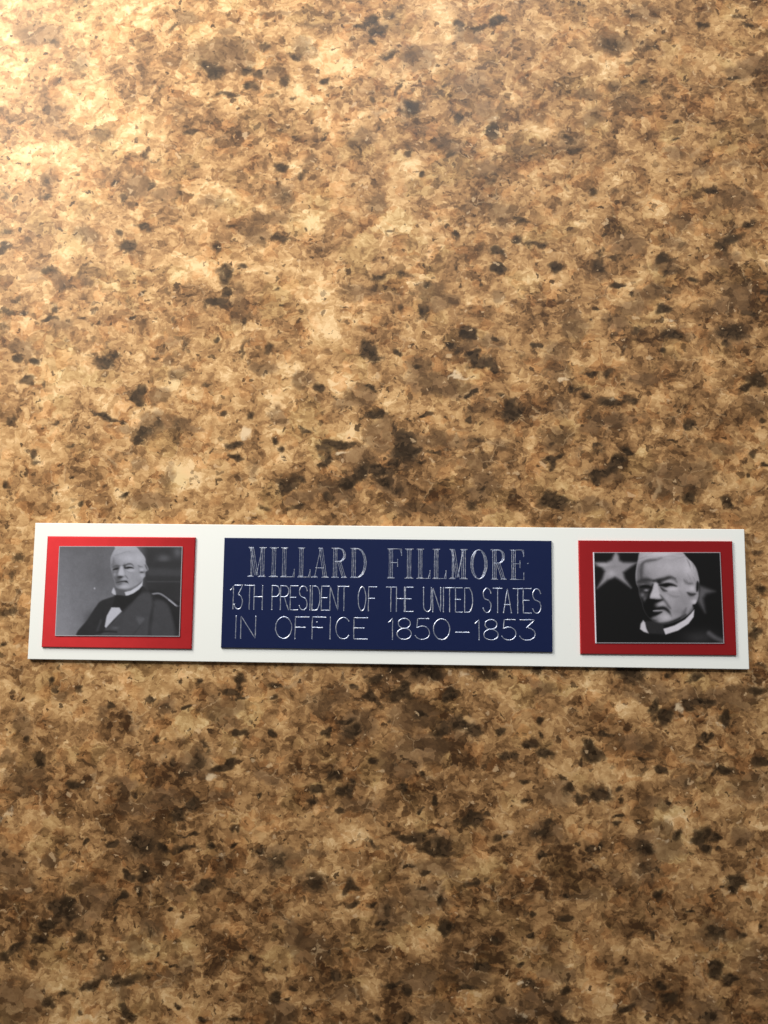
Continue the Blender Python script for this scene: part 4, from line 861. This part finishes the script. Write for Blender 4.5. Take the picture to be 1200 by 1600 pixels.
def star_portrait():
    c = Canvas(1200, 875, 15)
    c.poly([(235, 30), (262, 110), (300, 128), (415, 130), (330, 190), (298, 215), (312, 265), (366, 345), (280, 285), (225, 250), (165, 280), (75, 350),
            (120, 265), (140, 205), (110, 165), (40, 128), (150, 130), (195, 105)], 138, 22, 1, False)
    c.dab(125, 150, 60, 18, 178, 0.8)
    c.dab(195, 225, 40, 30, 182, 0.8)
    c.dab(240, 90, 22, 40, 152, 0.6)
    c.dab(215, 165, 40, 14, 112, 0.5)
    c.poly([(955, 330), (1085, 380), (1010, 400), (985, 440), (1002, 560), (935, 460)], 84, 26, 1, False)
    # coat sheen
    c.dab(960, 770, 150, 60, 46, 0.9)
    c.stroke([(1035, 735), (1090, 775), (1170, 810)], 36, 88, 36, 0.8)
    c.f = lambda x, y: ((60 + x / 9.2308) * 5.4545, y / 9.2308 * 5.4545)
    c.poly([(270, 1070), (400, 1060), (540, 1110), (560, 1190), (545, 1260), (330, 1245)], 38, 12, 1, False)
    head = [(230, -40), (500, -200), (740, -20), (860, 130), (960, 230), (1010, 310), (1038, 400), (1056, 500), (1040, 570), (1045, 700), (1005, 815), (960, 835),
            (965, 900), (880, 985), (760, 1055), (600, 1105), (500, 1100), (400, 1065), (330, 1010), (285, 950), (250, 880), (230, 800),
            (190, 690), (178, 600), (142, 520), (130, 420), (140, 300), (155, 210)]
    c.poly(head, 168, 8)
    c.mask(head, 6)
    # hair and forehead
    c.dab(480, 95, 260, 55, 218, 0.95)
    hair = np.random.default_rng(12)
    for k in range(30):
        x, y, g = hair.uniform(220, 860), hair.uniform(60, 170), hair.uniform(165, 228)
        c.stroke([(x - 100, y + 40), (x, y), (x + 100, y - 10)], 9, g, op=0.5)
    c.dab(620, 290, 250, 130, 198, 0.85)
    c.dab(900, 290, 110, 150, 212, 0.85)
    c.dab(780, 800, 160, 170, 168, 0.85)
    c.dab(850, 640, 90, 90, 180, 0.6)
    c.dab(840, 760, 90, 120, 146, 0.7)
    c.dab(760, 930, 110, 90, 138, 0.7)
    c.dab(790, 470, 60, 60, 158, 0.6)
    c.dab(620, 780, 60, 90, 178, 0.5)
    c.stroke([(205, 270), (250, 215), (330, 190), (420, 178), (510, 150)], 40, 100, op=0.8)
    c.stroke([(430, 172), (540, 138), (660, 125), (780, 160)], 18, 172, op=0.6)
    c.stroke([(235, 230), (210, 330), (215, 450)], 60, 102, op=0.85)
    c.stroke([(180, 240), (165, 340), (172, 460)], 26, 136, op=0.7)
    c.stroke([(146, 260), (136, 420), (158, 570)], 18, 176, op=0.8)
    c.dab(330, 300, 60, 60, 196, 0.5)
    c.dab(330, 420, 80, 40, 176, 0.6)
    c.stroke([(820, 160), (920, 240), (990, 340)], 20, 196, op=0.6)
    c.stroke([(940, 330), (1000, 400), (1030, 470)], 30, 176, op=0.6)
    for k in range(22):
        x, y, g = hair.uniform(880, 1040), hair.uniform(230, 520), hair.uniform(120, 226)
        c.stroke([(x - 40, y - 70), (x, y), (x + 12, y + 60)], 9, g, op=0.55)
    # shadowed side of the face
    c.dab(270, 590, 120, 90, 78, 0.85)
    c.dab(320, 830, 110, 120, 42, 0.95)
    c.dab(290, 960, 90, 120, 36, 0.95)
    c.dab(370, 1060, 90, 40, 52, 0.85)
    c.dab(200, 800, 50, 140, 40, 0.9)
    c.dab(230, 720, 130, 330, 50, 0.75)
    c.dab(330, 900, 90, 90, 22, 0.8)
    c.dab(300, 1020, 80, 80, 16, 0.95)
    # far eye
    c.stroke([(160, 505), (230, 478), (320, 474), (400, 490)], 50, 70, op=0.8)
    c.dab(250, 535, 60, 14, 126, 0.8)
    c.stroke([(200, 580), (260, 565), (330, 575), (370, 600)], 34, 36, op=0.95)
    c.dab(290, 622, 36, 18, 156, 0.95)
    c.stroke([(250, 655), (310, 655), (345, 630)], 18, 62, op=0.8)
    c.dab(232, 690, 36, 36, 132, 0.85)
    c.dab(268, 745, 26, 36, 112, 0.8)
    c.stroke([(385, 540), (350, 640), (318, 740)], 46, 44, op=0.9)
    # near brow and eye
    c.stroke([(395, 482), (470, 478), (550, 462), (630, 438), (705, 458)], 54, 58, op=0.85)
    c.dab(470, 505, 46, 44, 50, 0.9)
    c.stroke([(650, 445), (710, 480), (735, 520)], 30, 120, op=0.8)
    c.stroke([(535, 520), (610, 495), (690, 515)], 28, 182, op=0.9)
    c.stroke([(465, 555), (550, 545), (640, 542), (728, 566)], 40, 30, op=0.95)
    c.dab(575, 555, 46, 30, 14, 0.9)
    c.stroke([(490, 580), (540, 620), (590, 636)], 34, 56, op=0.9)
    c.dab(670, 605, 90, 32, 212, 0.95)
    c.dab(830, 540, 50, 90, 192, 0.6)
    c.stroke([(590, 665), (670, 712), (760, 712)], 30, 132, op=0.65)
    c.stroke([(760, 620), (800, 680), (790, 760)], 26, 156, op=0.6)
    # nose
    c.poly([(408, 520), (455, 530), (470, 620), (500, 705), (496, 756), (370, 748), (344, 712), (380, 610)], 206, 12)
    c.dab(420, 700, 46, 36, 216, 0.8)
    c.stroke([(470, 560), (500, 640), (520, 700)], 26, 176, op=0.5)
    c.dab(570, 740, 60, 56, 192, 0.6)
    c.stroke([(300, 770), (380, 775), (450, 780), (525, 762)], 52, 26, op=1)
    c.dab(350, 810, 60, 36, 32, 0.9)
    c.stroke([(490, 690), (550, 770), (600, 840), (645, 890)], 38, 92, op=0.8)
    # mouth and chin
    c.dab(512, 828, 62, 40, 188, 0.9)
    c.dab(360, 880, 80, 30, 44, 0.9)
    c.stroke([(330, 930), (430, 900), (530, 880), (600, 915), (655, 1000)], 44, 40, op=0.9)
    c.stroke([(385, 922), (440, 918), (525, 920)], 16, 186, op=1)
    c.stroke([(330, 975), (420, 968), (515, 938)], 42, 28, op=1)
    c.dab(575, 1015, 100, 52, 200, 0.95)
    c.dab(420, 1030, 66, 22, 148, 0.7)
    c.dab(690, 1000, 60, 50, 166, 0.6)
    c.stroke([(390, 1090), (500, 1115), (620, 1105), (740, 1055), (860, 980)], 50, 44, op=0.95)
    c.stroke([(870, 880), (840, 950), (800, 1020)], 46, 104, op=0.7)
    c.stroke([(880, 1000), (940, 930), (975, 860)], 44, 104, op=0.8)
    # ear and side hair
    c.stroke([(830, 465), (870, 515), (930, 535)], 40, 112, op=0.7)
    c.dab(935, 530, 40, 20, 110, 0.7)
    c.dab(950, 600, 50, 44, 214, 0.9)
    c.dab(880, 600, 26, 50, 196, 0.6)
    c.stroke([(885, 660), (940, 690), (1000, 678)], 46, 62, op=0.9)
    c.dab(955, 740, 40, 26, 150, 0.7)
    c.dab(985, 790, 44, 36, 218, 0.9)
    c.stroke([(1030, 500), (1034, 570), (1022, 640)], 40, 28, op=0.95)
    c.stroke([(1012, 650), (1034, 700), (1020, 770)], 16, 156, op=0.7)
    c.stroke([(965, 835), (975, 880)], 20, 60, op=0.8)
    c.grade(175, 1.15, 162)
    c.clip = None
    # collar
    c.poly([(540, 1180), (700, 1132), (850, 1050), (935, 965), (985, 905), (975, 1010), (900, 1110), (750, 1205), (570, 1262)], 220, 6, 1, False)
    c.poly([(248, 1055), (212, 1105), (202, 1180), (260, 1222), (325, 1242), (292, 1170), (275, 1090)], 208, 8, 1, False)
    c.f = lambda x, y: (x, y)
    c.blur(0.75)
    return c, [(35, 40), (1130, 42), (1165, 825), (65, 815)], (1.0, 0.985, 1.035)


def picture(name, painter, w, h, z0, z1, parent, cx, cy, rot, gain, border):
    """A paper print: white-edged slab whose top carries the picture as point colours."""
    canvas, corners, tint = painter()
    nx, ny = 281, 201
    U, V = np.meshgrid(np.linspace(0, 1, nx), np.linspace(0, 1, ny))
    (ax, ay), (bx, by), (cx_, cy_), (dx, dy) = corners
    px = (ax * (1 - U) + bx * U) * (1 - V) + (dx * (1 - U) + cx_ * U) * V
    py = (ay * (1 - U) + by * U) * (1 - V) + (dy * (1 - U) + cy_ * U) * V
    g = canvas.sample(px, py)
    g = g + np.clip(g / 120, 0, 1) * sum(a * value_noise(px, py, w, k) for a, w, k in ((3, 40, 8), (2.5, 16, 9), (2.5, 7, 10)))
    g = np.where(g > 130, 130 + (g - 130) * 0.72, g)          # the print has flat whites
    rgb = np.stack([np.clip(g * t, 0, 255) / 255 for t in tint], -1)
    lin = np.where(rgb <= 0.04045, rgb / 12.92, ((rgb + 0.055) / 1.055) ** 2.4) * gain
    lb, tb, rb, bb = border
    edge = (U * w < lb) | (V * h < tb) | ((1 - U) * w < rb) | ((1 - V) * h < bb)
    lin[edge] = 0.5 * lin[edge] + 0.5 * np.array([0.62, 0.60, 0.66])
    lin[(U * w < lb) & (lb > 0.2)] = (0.72, 0.70, 0.78)
    n = nx * ny
    top = np.stack([(U - 0.5) * w, (0.5 - V) * h, np.full_like(U, z1)], -1).reshape(-1, 3)
    idx = np.arange(n).reshape(ny, nx)
    ring = np.concatenate([idx[0, :-1], idx[:-1, -1], idx[-1, :0:-1], idx[:0:-1, 0]])
    low = top[ring].copy()
    low[:, 2] = z0
    verts = np.concatenate([top, low]) * MM
    faces = np.stack([idx[:-1, :-1], idx[1:, :-1], idx[1:, 1:], idx[:-1, 1:]], -1).reshape(-1, 4).tolist()
    m = len(ring)
    for k in range(m):
        k2 = (k + 1) % m
        faces.append((int(ring[k]), int(ring[k2]), n + k2, n + k))
    faces.append(tuple(range(n + m - 1, n - 1, -1)))
    o = mesh_object(name, verts.tolist(), faces, PRINT, parent)
    at = o.data.attributes.new('print', 'FLOAT_COLOR', 'POINT')
    d = np.ones((n + m, 4))
    d[:n, :3] = lin.reshape(-1, 3)
    d[n:, :3] = (0.75, 0.74, 0.78)
    at.data.foreach_set('color', d.ravel())
    o.location = (cx * MM, cy * MM, 0)
    o.rotation_euler = (0, 0, math.radians(rot))
    return o


# ------------------------------------------------------------------ engraved lettering
def arc(cx, cy, rx, ry, a0, a1, n=14):
    return [(cx + rx * math.cos(math.radians(a)), cy + ry * math.sin(math.radians(a))) for a in np.linspace(a0, a1, n)]


def plain_glyph(ch):
    """Single-line engraver's letters in a unit box."""
    E = [[(1, 1), (0, 1), (0, 0), (1, 0)], [(0, 0.52), (0.75, 0.52)]]
    bowl = [(0, 1), (0.5, 1)] + arc(0.5, 0.77, 0.5, 0.23, 90, -90, 9) + [(0, 0.54)]
    return {
        '1': [[(0, 0.80), (0.35, 0.86), (0.85, 1), (0.85, 0)]],
        '3': [[(0.0, 1), (0.95, 1), (0.42, 0.62)] + arc(0.45, 0.30, 0.52, 0.30, 80, -160, 14)],
        '5': [[(0.92, 1), (0.15, 1), (0.08, 0.55)] + arc(0.45, 0.32, 0.53, 0.32, 130, -155, 16)],
        '8': [arc(0.5, 0.76, 0.42, 0.24, -90, 270, 20), arc(0.5, 0.26, 0.5, 0.26, 90, 450, 22)],
        '0': [arc(0.5, 0.5, 0.5, 0.5, 90, 450, 26)],
        'O': [arc(0.5, 0.5, 0.5, 0.5, 90, 450, 26)],
        '-': [[(0, 0.36), (1, 0.36)]],
        'T': [[(0, 1), (1, 1)], [(0.5, 1), (0.5, 0)]],
        'H': [[(0, 1), (0, 0)], [(1, 1), (1, 0)], [(0, 0.53), (1, 0.53)]],
        'P': [[(0, 0), (0, 1)], bowl],
        'R': [[(0, 0), (0, 1)], bowl, [(0.45, 0.54), (1, 0)]],
        'E': E,
        'F': [[(1, 1), (0, 1), (0, 0)], [(0, 0.52), (0.75, 0.52)]],
        'S': [[(0.98, 0.80)] + arc(0.5, 0.76, 0.48, 0.24, 20, 240, 12) + arc(0.5, 0.26, 0.5, 0.26, 60, -160, 14)],
        'I': [[(0.5, 1), (0.5, 0)]],
        'D': [[(0, 0), (0, 1), (0.45, 1)] + arc(0.45, 0.5, 0.55, 0.5, 80, -80, 13) + [(0.45, 0), (0, 0)]],
        'N': [[(0, 0), (0, 1), (1, 0), (1, 1)]],
        'U': [[(0, 1), (0, 0.3)] + arc(0.5, 0.28, 0.5, 0.28, 180, 360, 12) + [(1, 1)]],
        'A': [[(0, 0), (0.5, 1), (1, 0)], [(0.16, 0.33), (0.84, 0.33)]],
        'C': [arc(0.52, 0.5, 0.52, 0.5, 42, 318, 22)],
    }[ch]


def serif_glyph(ch, w, h):
    """Triple-line roman capitals; returned in mm inside w x h."""
    d = 0.36
    L = []

    def thick(x0, y0, x1, y1):
        for k in (-1, 0, 1):
            L.append([(x0 + k * d, y0), (x1 + k * d, y1)])

    def thin(x0, y0, x1, y1):
        L.append([(x0, y0), (x1, y1)])

    def serif(x, y, r=0.75):
        L.append([(x - r, y), (x + r, y)])
        s = 0.18 if y < h / 2 else -0.18
        L.append([(x - r * 0.6, y + s), (x + r * 0.6, y + s)])
    s = 0.72
    if ch == 'I':
        thick(w / 2, 0, w / 2, h), serif(w / 2, 0, w * 0.5), serif(w / 2, h, w * 0.5)
    elif ch == 'L':
        thick(s, 0, s, h), serif(s, h, 0.72), serif(s, 0, 0.72)
        L.append([(s, 0), (w, 0), (w, h * 0.26)])
        L.append([(w - 0.35, 0.1), (w - 0.05, h * 0.18)])
    elif ch in 'FE':
        thick(s, 0, s, h), serif(s, 0, 0.72), serif(s, h, 0.72)
        L.append([(s, h), (w, h), (w, h * 0.78)])
        L.append([(w - 0.35, h - 0.1), (w - 0.05, h * 0.84)])
        thin(s, h * 0.53, w * 0.72, h * 0.53)
        thin(w * 0.72, h * 0.40, w * 0.72, h * 0.64)
        if ch == 'E':
            L.append([(s, 0), (w, 0), (w, h * 0.22)])
    elif ch == 'A':
        thin(0.55, 0, w * 0.5, h), thick(w * 0.52, h * 0.98, w - 0.8, 0), thin(w * 0.24, h * 0.32, w * 0.7, h * 0.32)
        serif(0.55, 0, 0.6), serif(w - 0.75, 0, 0.75), serif(w * 0.5, h, 0.35)
    elif ch == 'M':
        thin(0.62, 0, 0.62, h), thin(0.85, 0, 0.85, h * 0.9), thick(0.75, h * 0.97, w * 0.47, h * 0.05)
        thin(w * 0.48, h * 0.06, w - 0.85, h), thin(w * 0.52, h * 0.16, w - 0.95, h * 0.9)
        thick(w - 0.75, 0, w - 0.75, h)
        serif(0.6, 0, 0.6), serif(0.6, h, 0.5), serif(w - 0.75, 0, 0.75), serif(w - 0.7, h, 0.7)
    elif ch == 'O':
        for k in (0, 0.26):
            L.append(arc(w / 2, h / 2, w / 2 - k, h / 2 - k * 0.35, 90, 450, 30))
        L.append(arc(w / 2, h / 2, w / 2 - 0.5, h / 2 - 0.15, 120, 240, 12))
        L.append(arc(w / 2, h / 2, w / 2 - 0.5, h / 2 - 0.15, -60, 60, 12))
    elif ch == 'D':
        thick(s, 0, s, h), serif(s, 0, 0.7), serif(s, h, 0.7)
        for k in (0, 0.24, 0.46):
            L.append([(s, h - k * 0.2)] + arc(w * 0.42, h / 2, w * 0.58 - k, h / 2 - k * 0.2, 85, -85, 18) + [(s, k * 0.2)])
    elif ch == 'R':
        thick(s, 0, s, h), serif(s, 0, 0.7), serif(s, h, 0.7)
        for k in (0, 0.24, 0.44):
            L.append([(s, h - k * 0.2)] + arc(w * 0.5, h * 0.77, w * 0.42 - k, h * 0.23 - k * 0.2, 88, -88, 12) + [(s, h * 0.54 + k * 0.2)])
        thick(w * 0.5, h * 0.52, w - 0.55, 0), serif(w - 0.5, 0, 0.55)
    return L


def engrave(name, lines, x0, y0, z, half, rise, parent, rng):
    verts, faces = [], []

    def dot(p, r, hgt):
        b = len(verts)
        for k in range(6):
            a = k * math.pi / 3 + 0.3
            verts.append((p[0] + r * math.cos(a), p[1] + r * math.sin(a), z - 0.012))
        verts.append((p[0], p[1], z + hgt))
        for k in range(6):
            faces.append((b + k, b + (k + 1) % 6, b + 6))
    for line in lines:
        p = np.array(line, float) + (x0, y0)
        keep = [0] + [i for i in range(1, len(p)) if np.hypot(*(p[i] - p[i - 1])) > 1e-4]
        p = p[keep]
        # fine wobble of the cutter
        q = [p[0]]
        for a, b in zip(p[:-1], p[1:]):
            n = max(1, int(np.hypot(*(b - a)) / 0.7))
            for t in range(1, n + 1):
                q.append(a + (b - a) * t / n)
        q = np.array(q)
        q[1:-1] += rng.normal(0, 0.018, (max(len(q) - 2, 0), 2))
        t = np.gradient(q, axis=0) if len(q) > 2 else np.repeat([q[-1] - q[0]], len(q), 0)
        t /= np.linalg.norm(t, axis=1, keepdims=True) + 1e-9
        nrm = np.stack([-t[:, 1], t[:, 0]], -1)
        wv = half * rng.uniform(0.88, 1.12, len(q))[:, None]
        b = len(verts)
        for i in range(len(q)):
            l, r = q[i] + nrm[i] * wv[i], q[i] - nrm[i] * wv[i]
            verts.append((l[0], l[1], z - 0.012))
            verts.append((q[i][0], q[i][1], z + rise))
            verts.append((r[0], r[1], z - 0.012))
        for i in range(len(q) - 1):
            k = b + 3 * i
            faces.append((k + 1, k, k + 3, k + 4))
            faces.append((k + 2, k + 1, k + 4, k + 5))
        e = b + 3 * (len(q) - 1)
        faces.append((b, b + 1, b + 2))
        faces.append((e + 2, e + 1, e))
        for end in (q[0], q[-1]):
            dot(end, half * rng.uniform(1.1, 1.6), rise * 1.2)
    verts = [(v[0] * MM, v[1] * MM, v[2] * MM) for v in verts]
    return mesh_object(name, verts, faces, SILVER, parent)


# ------------------------------------------------------------------ the nameplate
root = bpy.data.objects.new('nameplate', None)
root.empty_display_size = 0.02
COL.objects.link(root)
root['label'] = 'white nameplate with engraved navy plate between two red-framed portrait photographs on speckled brown countertop'
root['category'] = 'nameplate'

slab('backing_plate', 155.0, 29.78, 0.02, 1.0, 0.12, WHITE, root)
Z1, Z2 = 1.0, 1.5
mount_a = slab('photo_mount', 32.85, 24.18, Z1, Z2, 0.14, RED, root, -57.95, -0.12, 0.05)
mount_a['label'] = 'red metal mount holding the grey seated portrait'
mount_b = slab('photo_mount', 32.85, 24.22, Z1, Z2, 0.14, RED, root, 58.30, 0.08, 0.25)
mount_b['label'] = 'red metal mount holding the dark portrait with stars'
title = slab('title_plate', 71.2, 23.8, Z1, Z2, 0.14, NAVY, root, 0.45, 0.07, 0.0)
title['label'] = 'navy blue plate engraved with three lines of silver lettering'

pa = picture('photograph', seated_portrait, 27.3, 19.5, Z2, 1.7, mount_a, 0.12, 0.22, 0.35, 0.92, (0.12, 0.12, 0.13, 0.13))
pa['label'] = 'grey printed portrait of a white-haired man seated in a dark coat'
pb = picture('photograph', star_portrait, 27.1, 19.35, Z2, 1.7, mount_b, 0.19, -0.05, 0.35, 1.08, (0.28, 0.10, 0.10, 0.12))
pb['label'] = 'dark printed close portrait of a white-haired man before pale stars'

rng = np.random.default_rng(3)
for row, chars in enumerate(TEXT_LINES):
    for ch, x0, x1, y0, y1 in chars:
        w, h = x1 - x0, y1 - y0
        if row == 0:
            lines, half = serif_glyph(ch, w, h), 0.078
        else:
            lines = [[(px * w, py * h) for px, py in ln] for ln in plain_glyph(ch)]
            half = 0.11
        kind = 'dash' if ch == '-' else ('digit' if ch.isdigit() else 'letter')
        engrave(kind, lines, x0 - 0.45, y0 - 0.07, Z2, half, 0.05, title, rng)
for x, y in ((30.8, 7.0), (-14.6, -6.1)):
    engrave('speck', [[(0, 0), (0.22, 0.10)]], x - 0.45, y - 0.07, Z2, 0.06, 0.03, title, rng)

scene.render.engine = 'CYCLES'
scene.render.resolution_x, scene.render.resolution_y = 768, 1024
